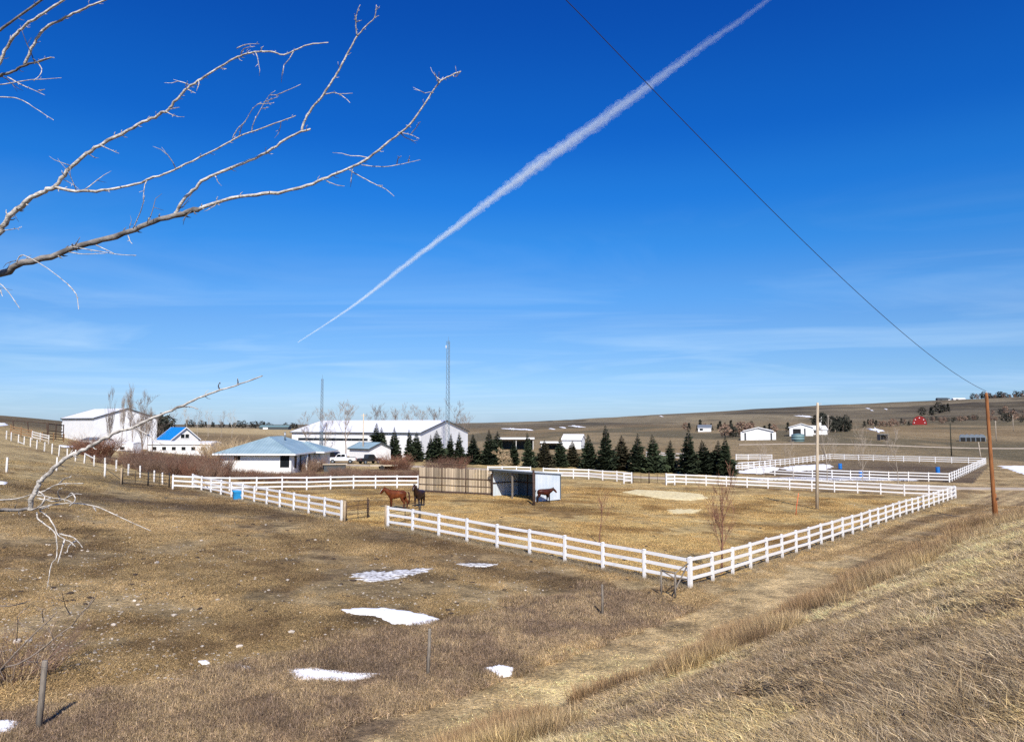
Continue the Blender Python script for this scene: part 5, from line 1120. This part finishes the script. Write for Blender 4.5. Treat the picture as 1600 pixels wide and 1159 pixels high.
# ------------------------------------------------------------------ foreground tree, branches reaching in from the left
tx, ty = -5.6, 5.6; tree = empty('foreground_tree', (tx, ty, hz(tx, ty)), 0, 'pale barked bare tree whose branches reach in from the left edge', 'bare tree')
TZ = Vector(tree.location)
mb = MB(); mb.tube([Vector((0, 0, -.3)), Vector((-.05, 0, 1.5)), Vector((.05, .05, 3.2)), Vector((.0, 0, 5.0)), Vector((.1, 0, 7.0)), Vector((.3, .1, 9.0))], [.19, .16, .14, .11, .07, .02], 12); mb.build('trunk', M['bark_dark'], tree, True)
br_rnd = random.Random(8)
def smooth_pts(P, R, n=4):
    out_p, out_r = [], []
    for i in range(len(P) - 1):
        p0, p1, p2, p3 = P[max(i - 1, 0)], P[i], P[i + 1], P[min(i + 2, len(P) - 1)]
        for k in range(n):
            t = k / n; q = .5 * ((2 * p1) + (-p0 + p2) * t + (2 * p0 - 5 * p1 + 4 * p2 - p3) * t * t + (-p0 + 3 * p1 - 3 * p2 + p3) * t ** 3)
            out_p.append(q); out_r.append(R[i] * (1 - t) + R[i + 1] * t)
    out_p.append(P[-1]); out_r.append(R[-1]); return out_p, out_r
def limb(pix, r0, r1, d0, d1, m='bark', name='branch', parent=None, buds=0, twigs=0, jit=.012):
    n_ = len(pix); P = []; R = []
    cum = [0]
    for a, b in zip(pix[:-1], pix[1:]): cum.append(cum[-1] + math.hypot(b[0] - a[0], b[1] - a[1]))
    for (px, py), c in zip(pix, cum):
        t = c / cum[-1]; P.append(at(px, py, d0 + (d1 - d0) * t) - TZ); R.append((r0 * (1 - t) + r1 * t))
    P, R = smooth_pts(P, R)
    for i in range(1, len(P) - 1):
        P[i] = P[i] + Vector((br_rnd.gauss(0, 1), br_rnd.gauss(0, 1), br_rnd.gauss(0, 1))) * R[i] * .28; R[i] *= br_rnd.uniform(.9, 1.12)
    mb = MB(); mb.tube(P, R, 8)
    for _ in range(buds):
        i = br_rnd.randrange(1, len(P) - 1); p = P[i]; d = (P[i + 1] - P[i - 1]).normalized(); s_ = Vector((br_rnd.gauss(0, 1), br_rnd.gauss(0, 1), br_rnd.gauss(0, 1))); s_ = (s_ - d * s_.dot(d)).normalized(); l_ = R[i] + (br_rnd.uniform(.012, .032) if R[i] > .005 else br_rnd.uniform(.004, .012))
        mb.tube([p, p + s_ * l_ * .7 + d * l_ * .25, p + s_ * l_ + d * l_ * .7], [max(.0022, R[i] * .35), max(.0018, R[i] * .25), .001], 5)
    o = mb.build(name, M[m], tree if parent is None else parent, True)
    for _ in range(twigs):
        i = br_rnd.randrange(2, len(P) - 1); p = P[i]; d = (P[i + 1] - P[i - 1]).normalized(); s_ = Vector((br_rnd.gauss(0, 1), br_rnd.gauss(0, .6), br_rnd.gauss(0, 1))); s_ = (s_ - d * s_.dot(d) * .6).normalized(); l_ = br_rnd.uniform(.08, .28)
        tm = MB(); q = [p]; 
        for k in range(4): s_ = (s_ + Vector((br_rnd.gauss(0, .2), br_rnd.gauss(0, .2), br_rnd.gauss(0, .2) + .05))).normalized(); q.append(q[-1] + s_ * l_ / 4)
        tm.tube(q, [.0035, .003, .0026, .002, .001], 4); tm.tube([q[2], q[2] + s_.cross(d) * l_ * .25 + s_ * l_ * .2], [.0022, .001], 3); tm.build('twig', M[m], o, True)
    return o
K_ = 4.2 / F     # metres per photo pixel at 5 m
b1 = limb([(-330, 560), (-150, 470), (-40, 437), (0, 427), (50, 408), (105, 391), (150, 378), (192, 367), (230, 350), (273, 337), (310, 328)], 9 * K_, 4.6 * K_, 5.6, 4.9, 'bark_dark', buds=22, twigs=9)
limb([(310, 328), (350, 313), (400, 304), (445, 299), (480, 290), (512, 277), (543, 264), (575, 247), (610, 220), (640, 195), (663, 163), (685, 130), (703, 119), (720, 112)], 3.4 * K_, 1.1 * K_, 4.9, 4.4, buds=26, twigs=9)
limb([(273, 337), (283, 318), (300, 298), (322, 279), (350, 267), (390, 251), (425, 233), (452, 214), (485, 202)], 3.2 * K_, 1.8 * K_, 4.95, 4.7, buds=9, twigs=1)
limb([(471, 206), (475, 190), (487, 170), (505, 148), (520, 125), (532, 106), (545, 80), (558, 57)], 2.2 * K_, 1.4 * K_, 4.75, 4.6, buds=4)
limb([(558, 57), (572, 41), (585, 28), (588, 8)], 1.3 * K_, .6 * K_, 4.6, 4.5, buds=4); limb([(558, 57), (556, 35), (558, 20), (563, 8)], 1.2 * K_, .6 * K_, 4.6, 4.5, buds=4)
for P_ in ([(585, 28), (592, 25)], [(587, 16), (593, 12)], [(556, 35), (565, 32)], [(556, 35), (554, 22)], [(507, 148), (522, 145), (530, 147), (551, 146)], [(530, 147), (540, 154), (547, 161)], [(545, 265), (565, 277), (590, 290), (603, 296), (616, 307)], [(590, 290), (598, 290)],
           [(565, 258), (600, 261), (630, 256), (657, 250)], [(620, 257), (622, 248), (627, 244)], [(638, 254), (640, 244)], [(622, 207), (642, 211), (655, 217)], [(641, 211), (650, 200), (657, 190)], [(635, 196), (642, 199)], [(685, 130), (686, 113)], [(510, 283), (525, 289), (538, 291)],
           [(110, 385), (180, 397), (213, 399)], [(108, 394), (130, 397), (165, 396)], [(118, 383), (125, 371)], [(150, 383), (178, 396)], [(208, 357), (220, 330), (226, 305)], [(230, 350), (232, 341), (236, 342)], [(25, 413), (33, 399), (50, 405), (75, 420), (105, 443)], [(105, 443), (119, 460), (123, 484)], [(-30, 420), (0, 443), (12, 455), (20, 466), (31, 482)], [(0, 452), (4, 463)], [(200, 368), (204, 378), (207, 381)]):
    limb(P_, .95 * K_, .45 * K_, 4.7, 4.55, name='twig', parent=b1 if P_[0][0] < 300 else None, buds=2)
limb([(-330, 720), (-180, 560), (-40, 412), (-10, 375), (5, 355), (20, 333), (45, 312), (64, 301), (85, 293)], 8 * K_, 4 * K_, 5.5, 4.9, 'bark', buds=10, twigs=1)
limb([(85, 293), (100, 275), (125, 248), (142, 236), (160, 225), (200, 205), (230, 188), (250, 178), (262, 172), (275, 157), (290, 140), (305, 130), (320, 120), (360, 95), (375, 88), (390, 83), (408, 81), (424, 81), (443, 86), (465, 77), (482, 70), (513, 67)], 3.4 * K_, .9 * K_, 4.9, 4.5, buds=30, twigs=7)
limb([(85, 293), (120, 299), (160, 297), (200, 291), (240, 278), (270, 266), (290, 257), (340, 232), (375, 213), (400, 204), (430, 193), (462, 181)], 2.8 * K_, .8 * K_, 4.9, 4.6, buds=20, twigs=5)
for P_ in ([(363, 218), (370, 203), (383, 190), (395, 170), (408, 160)], [(374, 213), (377, 200), (383, 190)], [(393, 205), (397, 190), (408, 170), (420, 150), (430, 142)], [(422, 149), (437, 147), (470, 132)], [(402, 163), (420, 162), (428, 161)], [(410, 170), (420, 168)], [(412, 160), (434, 152)], [(370, 76), (385, 70), (405, 69)], [(377, 89), (378, 80), (385, 75), (398, 73)], [(262, 172), (280, 168)], [(258, 174), (275, 182), (288, 183)], [(293, 140), (306, 146)], [(290, 136), (293, 127)], [(155, 226), (172, 234), (186, 240)], [(345, 107), (354, 108)], [(5, 360), (28, 357), (30, 355)]):
    limb(P_, .9 * K_, .4 * K_, 4.7, 4.55, name='twig', buds=3)
limb([(-330, 330), (-150, 190), (-60, 150), (-20, 128), (0, 119), (20, 112), (38, 103), (55, 98), (80, 90)], 8 * K_, 1.4 * K_, 5.5, 4.8, 'bark_dark', buds=8, twigs=3)
limb([(38, 102), (48, 80), (57, 62), (72, 44), (95, 31), (115, 22), (140, 10), (165, 0), (195, -14), (260, -50)], 2.6 * K_, 1.3 * K_, 4.9, 4.6, buds=7)
limb([(-30, 140), (0, 97), (8, 78), (22, 57), (40, 40), (70, 20), (100, 0), (130, -22), (190, -60)], 3.0 * K_, 1.4 * K_, 4.9, 4.6, buds=7)
limb([(-60, 110), (-20, 65), (0, 48), (28, 27), (65, 0), (95, -22)], 2.8 * K_, 1.6 * K_, 5.0, 4.7, 'bark_dark', buds=5)
for P_ in ([(-30, 137), (0, 133), (40, 126), (70, 124), (96, 122)], [(12, 121), (30, 131), (50, 140), (70, 149)], [(55, 98), (70, 92), (84, 90)], [(58, 97), (65, 108), (62, 118), (52, 126)], [(60, 100), (52, 92)], [(-20, 150), (0, 152), (22, 153), (40, 160), (62, 174), (84, 188)], [(60, 142), (70, 140)]):
    limb(P_, 1.1 * K_, .45 * K_, 4.8, 4.6, name='twig', buds=3)
l1 = limb([(-330, 860), (-150, 812), (-30, 798), (0, 797), (30, 797), (48, 794)], 5 * K_, 2.6 * K_, 5.2, 4.6, 'bark_dark', buds=5)
limb([(46, 797), (51, 777), (59, 757), (70, 745), (82, 733), (98, 719), (110, 712), (124, 706), (145, 695), (165, 684), (188, 673), (209, 667), (240, 653), (278, 637), (310, 622), (344, 609), (375, 600), (410, 587)], 3.9 * K_, .9 * K_, 4.6, 4.3, buds=10)
for P_ in ([(209, 667), (230, 679), (245, 690), (257, 694)], [(278, 637), (295, 635), (310, 639)], [(344, 609), (341, 603), (344, 597)], [(372, 601), (371, 591)], [(-20, 782), (0, 781), (25, 779), (50, 772)], [(58, 771), (75, 764), (92, 756), (130, 755)], [(92, 756), (100, 748), (110, 745)], [(55, 772), (80, 777), (100, 780), (112, 784)], [(58, 778), (90, 783), (115, 772), (128, 772)], [(95, 780), (90, 770), (97, 762)],
           [(57, 765), (70, 776), (62, 790), (48, 797)], [(50, 797), (66, 788), (72, 780), (90, 778)], [(48, 796), (80, 789), (115, 786), (150, 791), (180, 804), (210, 818), (236, 829)], [(145, 790), (150, 798)], [(57, 800), (59, 810), (72, 820), (86, 832), (89, 850), (88, 870), (80, 883), (74, 917)], [(62, 798), (74, 806), (84, 820), (90, 835), (100, 842), (110, 846), (118, 854)],
           [(62, 796), (78, 790)], [(90, 834), (112, 838), (122, 846), (129, 855)], [(101, 843), (96, 860), (90, 880)], [(118, 845), (108, 852), (105, 863)], [(105, 778), (112, 770), (118, 780), (108, 790)]):
    limb(P_, 1.35 * K_, .5 * K_, 4.6, 4.45, name='twig', parent=l1, buds=2)
# leafless shrub in the lower left corner
sx = gp(-60, 10.2); sb = empty('foreground_shrub', sx, 0, 'thin leafless shrub in the lower left corner before the grey post', 'shrub'); TZ_keep = TZ; TZ = Vector(sb.location)
tree_keep = tree; tree = sb
for P_, r_ in (([(-60, 1120), (-20, 1070), (0, 1046), (20, 1025), (48, 995), (75, 970), (88, 957)], 1.8), ([(-60, 1100), (0, 1047), (30, 1036), (65, 1014), (90, 993), (112, 978)], 1.7), ([(68, 971), (66, 955), (70, 950)], .8), ([(26, 1000), (28, 975), (27, 962)], .8), ([(110, 960), (102, 945), (97, 925)], .9), ([(112, 978), (125, 960), (145, 940), (152, 925)], 1.0), ([(-20, 945), (15, 946), (48, 938)], 1.2), ([(66, 1014), (82, 1000), (80, 990)], .7), ([(35, 1032), (64, 1034)], .7)):
    limb(P_, r_ * 8.5 / F, r_ * .4 * 8.5 / F, 8.8, 8.4, 'twig_grey', 'stem', buds=9, twigs=3)
tree = tree_keep; TZ = TZ_keep
WD = shrub_mesh(21, 1.5, 1.0, 150, M['twig_brown'], .5, .007)
shrub(22, 20.5, WD, (1.7, 1.5, .95), 'reddish brown brush patch at the left edge of the pasture', None, 'brush_patch')
WT = shrub_mesh(22, 1.9, .9, 16, M['twig_tan'], .5, .006); shrub(22, 19.5, WT, (1, 1, 1), 'pale dry weed stalks above the brush at the left edge', None, 'weed_stalks')

# ------------------------------------------------------------------ stones, dung, straw bits
def stone_mesh(seed):
    rnd = random.Random(seed); bm = bmesh.new(); bmesh.ops.create_icosphere(bm, subdivisions=1, radius=1)
    for v in bm.verts: v.co = Vector((v.co.x * 1.15, v.co.y * .9, v.co.z * .62)) * rnd.uniform(.8, 1.15)
    me = bpy.data.meshes.new('stone'); bm.to_mesh(me); bm.free(); me.materials.append(M['stone']); return me
STN = [stone_mesh(i) for i in range(6)]
big = [(245, 880, 4.5), (178, 977, 5), (374, 1011, 5.5), (272, 962, 4.5), (455, 988, 5), (26, 1003, 7), (45, 1003, 6), (78, 868, 4), (313, 1075, 4), (210, 939, 3.5), (216, 945, 3), (122, 1039, 3.5), (258, 1060, 3), (552, 996, 3.2), (449, 907, 3.5), (912, 934, 3), (790, 965, 3), (100, 1052, 3), (316, 1010, 3.2), (52, 1094, 3.2), (109, 1086, 3.2), (148, 1020, 3.), (300, 905, 2.6), (340, 937, 2.8), (508, 992, 2.8), (537, 1004, 2.5)]
rnd = random.Random(77)
for k in range(180):
    big.append((rnd.uniform(0, 900) if rnd.random() < .7 else rnd.uniform(0, 420), 800 + 255 * rnd.random() ** 1.0, rnd.uniform(1.0, 2.4)))
for px, py, r in big:
    if py > 1120: continue
    p = G(px, py); s_, u_ = SU(p.x, p.y)
    if s_ > -7 or inpoly(np.array([p.x]), np.array([p.y]), PADDOCK)[0]: 
        if r < 2.5: continue
    R_ = r * p.y / F; o = link('stone', rnd.choice(STN), None, (p.x, p.y, p.z + R_ * .25), rnd.random() * 6); o.scale = (R_,) * 3; tag(o, 'pale field stone lying loose in the brown pasture', 'stone', 'pale stones scattered over the pasture')
def scatter_mesh(name, n, fn, m, label, proto, kind='stuff'):
    co0 = np.array([v.co[:] for v in proto.vertices]); fi = [tuple(p.vertices) for p in proto.polygons]; V = []; Fc = []
    for k in range(n):
        p, s_ = fn()
        if p is None: continue
        a = rnd.random() * 6.28; c, sn = math.cos(a), math.sin(a); q = co0 * s_ * np.array([rnd.uniform(.7, 1.3), rnd.uniform(.7, 1.3), rnd.uniform(.6, 1.)]); b = len(V)
        V += [(x * c - y * sn + p.x, x * sn + y * c + p.y, z + p.z) for x, y, z in q]; Fc += [tuple(i + b for i in f) for f in fi]
    me = bpy.data.meshes.new(name); me.from_pydata(V, [], Fc); me.materials.append(m); o = link(name, me); tag(o, label, kind=kind); return o
def peb():
    px = rnd.uniform(-50, 960); py = rnd.uniform(790, 1060); d = (CAMZ - .6) / ((py - HOR) / F); x = gx(px, d); s_, u_ = SU(x, d)
    if s_ > -6.5 or inpoly(np.array([x]), np.array([d]), PADDOCK)[0] or float(fbm(x / 5 + 60, d / 5, 2)) < .42: return None, 0
    return Vector((x, d, hz(x, d) + .01)), rnd.uniform(.018, .055)
scatter_mesh('pebbles', 3400, peb, M['stone'], 'pale pebbles strewn over the brown pasture', STN[0])
def dg():
    px = rnd.uniform(0, 1300); py = rnd.uniform(775, 960); d = (CAMZ - .5) / ((py - HOR) / F); x = gx(px, d); s_, u_ = SU(x, d)
    if s_ > -5: return None, 0
    return Vector((x, d, hz(x, d) + .01)), rnd.uniform(.05, .14)
scatter_mesh('droppings', 240, dg, M['dung'], 'dark horse droppings strewn over paddock and pasture', STN[1])

# ------------------------------------------------------------------ grass: clumps instanced on points
def grass_mat():
    m = bpy.data.materials.new('dry_grass'); m.use_nodes = True; nt = m.node_tree; n = nt.nodes; l = nt.links; b = n['Principled BSDF']
    a = n.new('ShaderNodeAttribute'); a.attribute_type = 'INSTANCER'; a.attribute_name = 'tint'
    g = n.new('ShaderNodeAttribute'); g.attribute_name = 'blade'; mx = n.new('ShaderNodeVectorMath'); mx.operation = 'MULTIPLY'
    l.new(a.outputs['Color'], mx.inputs[0]); l.new(g.outputs['Color'], mx.inputs[1]); l.new(mx.outputs[0], b.inputs['Base Color'])
    b.inputs['Roughness'].default_value = .75; b.inputs['Specular IOR Level'].default_value = .25
    tr = n.new('ShaderNodeBsdfTranslucent'); l.new(mx.outputs[0], tr.inputs['Color']); ms = n.new('ShaderNodeMixShader'); ms.inputs[0].default_value = .22
    l.new(b.outputs[0], ms.inputs[1]); l.new(tr.outputs[0], ms.inputs[2]); l.new(ms.outputs[0], n['Material Output'].inputs['Surface']); return m
GM = grass_mat()
def clump(seed, n, rad, h, lean, w, flat=0., curl=.5, tip=.1):
    rnd = random.Random(seed); V = []; Fc = []; Cc = []
    la = rnd.random() * 6.28
    for i in range(n):
        a = rnd.random() * 6.2832; r = rad * math.sqrt(rnd.random()); p = Vector((r * math.cos(a), r * math.sin(a), -.01))
        L = h * rnd.uniform(.45, 1.15); aa = rnd.random() * 6.2832
        lay = rnd.random() < flat; th = rnd.uniform(1.1, 1.5) if lay else abs(rnd.gauss(0, lean)) + .05
        d = Vector((math.sin(th) * math.cos(aa), math.sin(th) * math.sin(aa), math.cos(th)))
        if lay: p.z += rnd.uniform(0, h * .35)
        s_ = Vector((rnd.gauss(0, 1), rnd.gauss(0, 1), 0)); s_ = (s_ - d * s_.dot(d)).normalized() * w * rnd.uniform(.6, 1.3)
        q1 = p + d * L * .5; d2 = (d + Vector((math.cos(aa), math.sin(aa), -.6)) * curl * rnd.random()).normalized(); q2 = q1 + d2 * L * .5
        b = len(V); V += [p - s_, p + s_, q1 - s_ * .75, q1 + s_ * .75, q2 + s_ * tip]; Fc += [(b, b + 1, b + 3, b + 2), (b + 2, b + 3, b + 4)]
        c = rnd.choice((.35, .6, .8, 1.0, 1.2, 1.55)) * rnd.uniform(.85, 1.15); c3 = (c, c * rnd.uniform(.94, 1.0), c * rnd.uniform(.82, 1.02)); Cc += [c3] * 5
    me = bpy.data.meshes.new('grass_clump'); me.from_pydata(V, [], Fc); at_ = me.color_attributes.new('blade', 'FLOAT_COLOR', 'POINT')
    at_.data.foreach_set('color', np.array([c + (1,) for c in Cc], np.float32).ravel()); me.materials.append(GM); return me
def proto_col(name, meshes):
    c = bpy.data.collections.new(name)
    for m in meshes: c.objects.link(bpy.data.objects.new('grass_clump', m))
    return c
def grass(name, label, X, Y, S, T, coll, R=None):
    k_ = np.ones(len(X), bool)
    for P_ in SNOWP:
        if min(q[1] for q in P_) < 110: 
            cxx = sum(q[0] for q in P_) / len(P_); cyy = sum(q[1] for q in P_) / len(P_); k_ &= ~inpoly(X, Y, [(cxx + (q[0] - cxx) * .9, cyy + (q[1] - cyy) * .88 - .04) for q in P_])
    X, Y, S, T = X[k_], Y[k_], S[k_], T[k_]
    Z = H(X, Y); me = bpy.data.meshes.new(name); me.vertices.add(len(X)); me.vertices.foreach_set('co', np.stack([X, Y, Z], 1).astype(np.float32).ravel())
    def attr(nm, ty, data, key): a = me.attributes.new(nm, ty, 'POINT'); a.data.foreach_set(key, data.astype(np.float32 if ty != 'INT' else np.int32).ravel())
    attr('tint', 'FLOAT_COLOR', np.concatenate([T, np.ones((len(X), 1))], 1), 'color'); attr('size', 'FLOAT_VECTOR', S, 'vector')
    e = .3; nx = -(H(X + e, Y) - H(X - e, Y)) / (2 * e); ny = -(H(X, Y + e) - H(X, Y - e)) / (2 * e)
    rz = RNG.random(len(X)) * 6.2832 if R is None else R
    attr('rot', 'FLOAT_VECTOR', np.stack([-ny * .8 * 0, nx * 0, rz], 1), 'vector'); attr('pick', 'INT', RNG.integers(0, 1000, len(X)), 'value')
    o = link(name, me); tag(o, label, kind='stuff')
    ng = bpy.data.node_groups.new(name, 'GeometryNodeTree'); ng.interface.new_socket('Geometry', in_out='INPUT', socket_type='NodeSocketGeometry'); ng.interface.new_socket('Geometry', in_out='OUTPUT', socket_type='NodeSocketGeometry')
    N = ng.nodes; Lk = ng.links; gi = N.new('NodeGroupInput'); go = N.new('NodeGroupOutput'); ip = N.new('GeometryNodeInstanceOnPoints'); ci = N.new('GeometryNodeCollectionInfo')
    ci.inputs['Collection'].default_value = coll; ci.inputs['Separate Children'].default_value = True; ci.inputs['Reset Children'].default_value = True; ip.inputs['Pick Instance'].default_value = True
    def na(nm, ty): a = N.new('GeometryNodeInputNamedAttribute'); a.data_type = ty; a.inputs['Name'].default_value = nm; return a.outputs[0]
    Lk.new(gi.outputs[0], ip.inputs['Points']); Lk.new(ci.outputs[0], ip.inputs['Instance']); Lk.new(na('pick', 'INT'), ip.inputs['Instance Index']); Lk.new(na('rot', 'FLOAT_VECTOR'), ip.inputs['Rotation']); Lk.new(na('size', 'FLOAT_VECTOR'), ip.inputs['Scale'])
    Lk.new(ip.outputs[0], go.inputs[0]); md = o.modifiers.new('scatter', 'NODES'); md.node_group = ng; return o
TALL = proto_col('tall_grass_clumps', [clump(i, 46, .16, .26, .45, .0028, .25, .9) for i in range(6)])
MAT_ = proto_col('matted_grass_clumps', [clump(20 + i, 64, .15, .13, .85, .0036, .6, 1.3) for i in range(6)])
SHORT = proto_col('short_grass_clumps', [clump(40 + i, 46, .24, .06, .7, .0032, .4, .6) for i in range(5)])
WEED = proto_col('weed_clumps', [clump(60 + i, 26, .13, .50, .22, .0034, .05, .35) for i in range(5)])
THAT = proto_col('thatch_clumps', [clump(80 + i, 46, .20, .13, .6, .0038, .3, 1.2) for i in range(5)])
def polar(n, a0, a1, r0, r1, pw=1.0):
    az = RNG.uniform(math.atan((a0 - CX) / F), math.atan((a1 - CX) / F), n); r = np.exp(np.log(r0) + (np.log(r1 / r0)) * RNG.random(n) ** pw); return r * np.sin(az), r * np.cos(az), r
def keep(m, *a): return [q[m] for q in a]
def tint(x, y, k, jit=.28, push=None):
    c = ground_rgb(x, y, True) * k; 
    if push is not None: w = RNG.random((len(x), 1)) * push[1]; c = c * (1 - w) + np.array(push[0]) * w
    return np.clip(c * RNG.uniform(1 - jit, 1 + jit, (len(x), 1)), 0, .9)
# bank: matted and tall dry grass
x, y, r = polar(95000, 560, 1760, 3.2, 75, .9); s, u = SU(x, y); x, y, r, s, u = keep((s + .04 * u > 2.0) & (s < 13.5) & (fbm(x / .9 + 5, y / .9, 2) > .36), x, y, r, s, u)
n_ = fbm(x / 1.6, y / 1.6, 3); sz = (.75 + .9 * n_) * (1 + r / 45.); S = np.stack([sz * 1.1, sz * 1.1, sz * RNG.uniform(.5, .95, len(x))], 1)
grass('matted_grass', 'pale matted dry grass covering the bank', x, y, S, tint(x, y, 1.9, .5, ((.56, .475, .335), .6)), MAT_)
x, y, r = polar(60000, 560, 1760, 3.2, 70, .85); s, u = SU(x, y); n_ = fbm(x / 2.2 + 8, y / 2.2, 3); x, y, r, s, n_ = keep((s > 2.6) & (s < 13.5) & (n_ > .60), x, y, r, s, n_)
sz = (.55 + .9 * n_) * (1 + r / 60.); S = np.stack([sz, sz, sz * RNG.uniform(.35, .8, len(x))], 1)
grass('tall_grass', 'tall dry straw coloured grass on the near bank', x, y, S, tint(x, y, 1.95, .5, ((.60, .52, .385), .7)), TALL)
# weeds along the toe of the bank
x, y, r = polar(60000, 620, 1620, 12, 75, .8); s, u = SU(x, y); n_ = fbm(x / 1.8 + 3, y / 1.8, 3); x, y, r, s, n_ = keep((s + .055 * u + 1.5 * (n_ - .5) > 1.9) & (s < 5.2) & (n_ + .14 * RNG.random(len(x)) > .64), x, y, r, s, n_)
sz = (.45 + .8 * n_) * (1 + r / 90.); S = np.stack([sz * 1.3, sz * 1.3, sz], 1)
grass('dry_weeds', 'brown dry weeds along the foot of the bank', x, y, S, tint(x, y, 1.5, .45, ((.30, .19, .12), .6)), WEED)
# thatch band in the ditch
x, y, r = polar(90000, -120, 1150, 12.5, 42, .9); s, u = SU(x, y); n_ = fbm(x / 1.9 + 33, y / 1.9, 3); x, y, r, s, n_ = keep((s + 2.4 * (n_ - .5) > -8.0) & (s + .055 * np.maximum(u, 0) + 1.5 * (n_ - .5) < -2.0) & (u < 17 + 8 * (n_ - .5)), x, y, r, s, n_)
sz = (.6 + .9 * n_) * (1 + r / 60.); S = np.stack([sz, sz, sz * 1.1], 1)
grass('thatch', 'grey brown tangled thatch in the ditch', x, y, S, tint(x, y, 1.45, .6, ((.31, .24, .195), .7)), THAT)
# short grass over pasture, strip and paddock
x, y, r = polar(120000, -150, 1750, 13, 95, .9); s, u = SU(x, y); n_ = fbm(x / 2.6 + 21, y / 2.6, 3)
s2_ = s + .055 * np.maximum(u, 0); m_ = (s < 1.5) & (n_ > .40) & ~((s2_ > -2.1) & (s2_ < 1.4) & (u < 30) & (RNG.random(len(x)) < .93)) & ~((s > -7.5) & (s < -1.9) & (u < 14)); x, y, r, s, n_ = keep(m_, x, y, r, s, n_)
sz = (.55 + .9 * n_) * (1 + r / 55.); S = np.stack([sz * 1.1, sz * 1.1, sz * .8], 1)
grass('short_grass', 'short dry grass over pasture and paddock', x, y, S, tint(x, y, 1.45, .4), SHORT)
# tufts left standing along the fence lines
fx = []; 
for (a, b, off) in ((near_left, cor, .35), (cor, far_right, -.3), ((gx(533, 54), 54), (gx(300, 76), 76), 0)):
    t = RNG.random(1300); a = np.array(a[:2]); b = np.array(b[:2]); d = (b - a) / np.linalg.norm(b - a); nn = np.array([-d[1], d[0]])
    fx.append(a + (b - a) * t[:, None] + nn * (RNG.normal(0, .35, 1300)[:, None] + off * 0))
fx = np.concatenate(fx); x, y = fx[:, 0], fx[:, 1]; sz = RNG.uniform(.5, 1.15, len(x)); S = np.stack([sz, sz, sz], 1)
grass('fence_tufts', 'pale grass tufts along the fence lines', x, y, S, np.array((.44, .36, .24)) * RNG.uniform(.7, 1.2, (len(x), 1)), TALL)

# ------------------------------------------------------------------ contrail: a long puffy tube of thin ice cloud, far up
def contrail():
    ALT = 3000.
    def hit(px, py): r_ = ray(px, py); t = (ALT - CAMZ) / r_.z; return Vector((r_.x * t, r_.y * t, ALT)), t
    pix = [(1260, -48, 9), (1200, 0, 11), (1150, 37, 14), (1100, 71, 17), (1050, 108, 20), (990, 152, 23), (930, 195, 26), (850, 251, 27), (800, 288, 23), (760, 318, 17), (700, 364, 14), (640, 409, 10), (600, 441, 8), (560, 472, 6), (510, 506, 3.6), (465, 535, 2)]
    P = []; R = []
    for px, py, w in pix: p, t = hit(px, py); P.append(p); R.append(w * .5 * t / F)
    P, R = smooth_pts(P, R, 26); rr = random.Random(4)
    for nm_, k, dens, amp in (('outer_mist', .86, .34, .42), ('core', .42, .62, .5)):
        n = 18; V = []; Fc = []; 
        for i, (p, r) in enumerate(zip(P, R)):
            d = (P[min(i + 1, len(P) - 1)] - P[max(i - 1, 0)]).normalized(); s_ = d.cross(Vector((0, 0, 1))).normalized(); up = s_.cross(d)
            for j in range(n):
                a = 6.2832 * j / n; q = 1 + amp * 2 * (float(vnoise(i * 1.15 + 3 * k, j * 1.1 + 11 * k)) - .5) + amp * (float(vnoise(i * .22, j * .5 + 40)) - .5)
                V.append(p + (s_ * math.cos(a) + up * math.sin(a) * .8) * r * k * q)
        K = len(P)
        for i in range(K - 1):
            for j in range(n): Fc.append((i * n + j, i * n + (j + 1) % n, (i + 1) * n + (j + 1) % n, (i + 1) * n + j))
        Fc.append(tuple(range(n - 1, -1, -1))); Fc.append(tuple(range((K - 1) * n, K * n)))
        yield nm_, V, Fc, dens
ct = empty('contrail', (0, 0, 0), 0, 'long white aircraft contrail slanting across the blue sky', 'contrail')
for nm_, V, Fc, dens in contrail():
    me = bpy.data.meshes.new(nm_); me.from_pydata(V, [], Fc); fixn(me); me.polygons.foreach_set('use_smooth', [True] * len(me.polygons)); m = bpy.data.materials.new(nm_); m.use_nodes = True; m.node_tree.nodes.clear()
    o_ = m.node_tree.nodes.new('ShaderNodeOutputMaterial'); pv = m.node_tree.nodes.new('ShaderNodeVolumeScatter'); pv.inputs['Color'].default_value = (.82, .94, 1, 1); pv.inputs['Density'].default_value = dens / 170.; pv.inputs['Anisotropy'].default_value = -.35
    m.node_tree.links.new(pv.outputs[0], o_.inputs['Volume']); me.materials.append(m); link(nm_, me, ct)
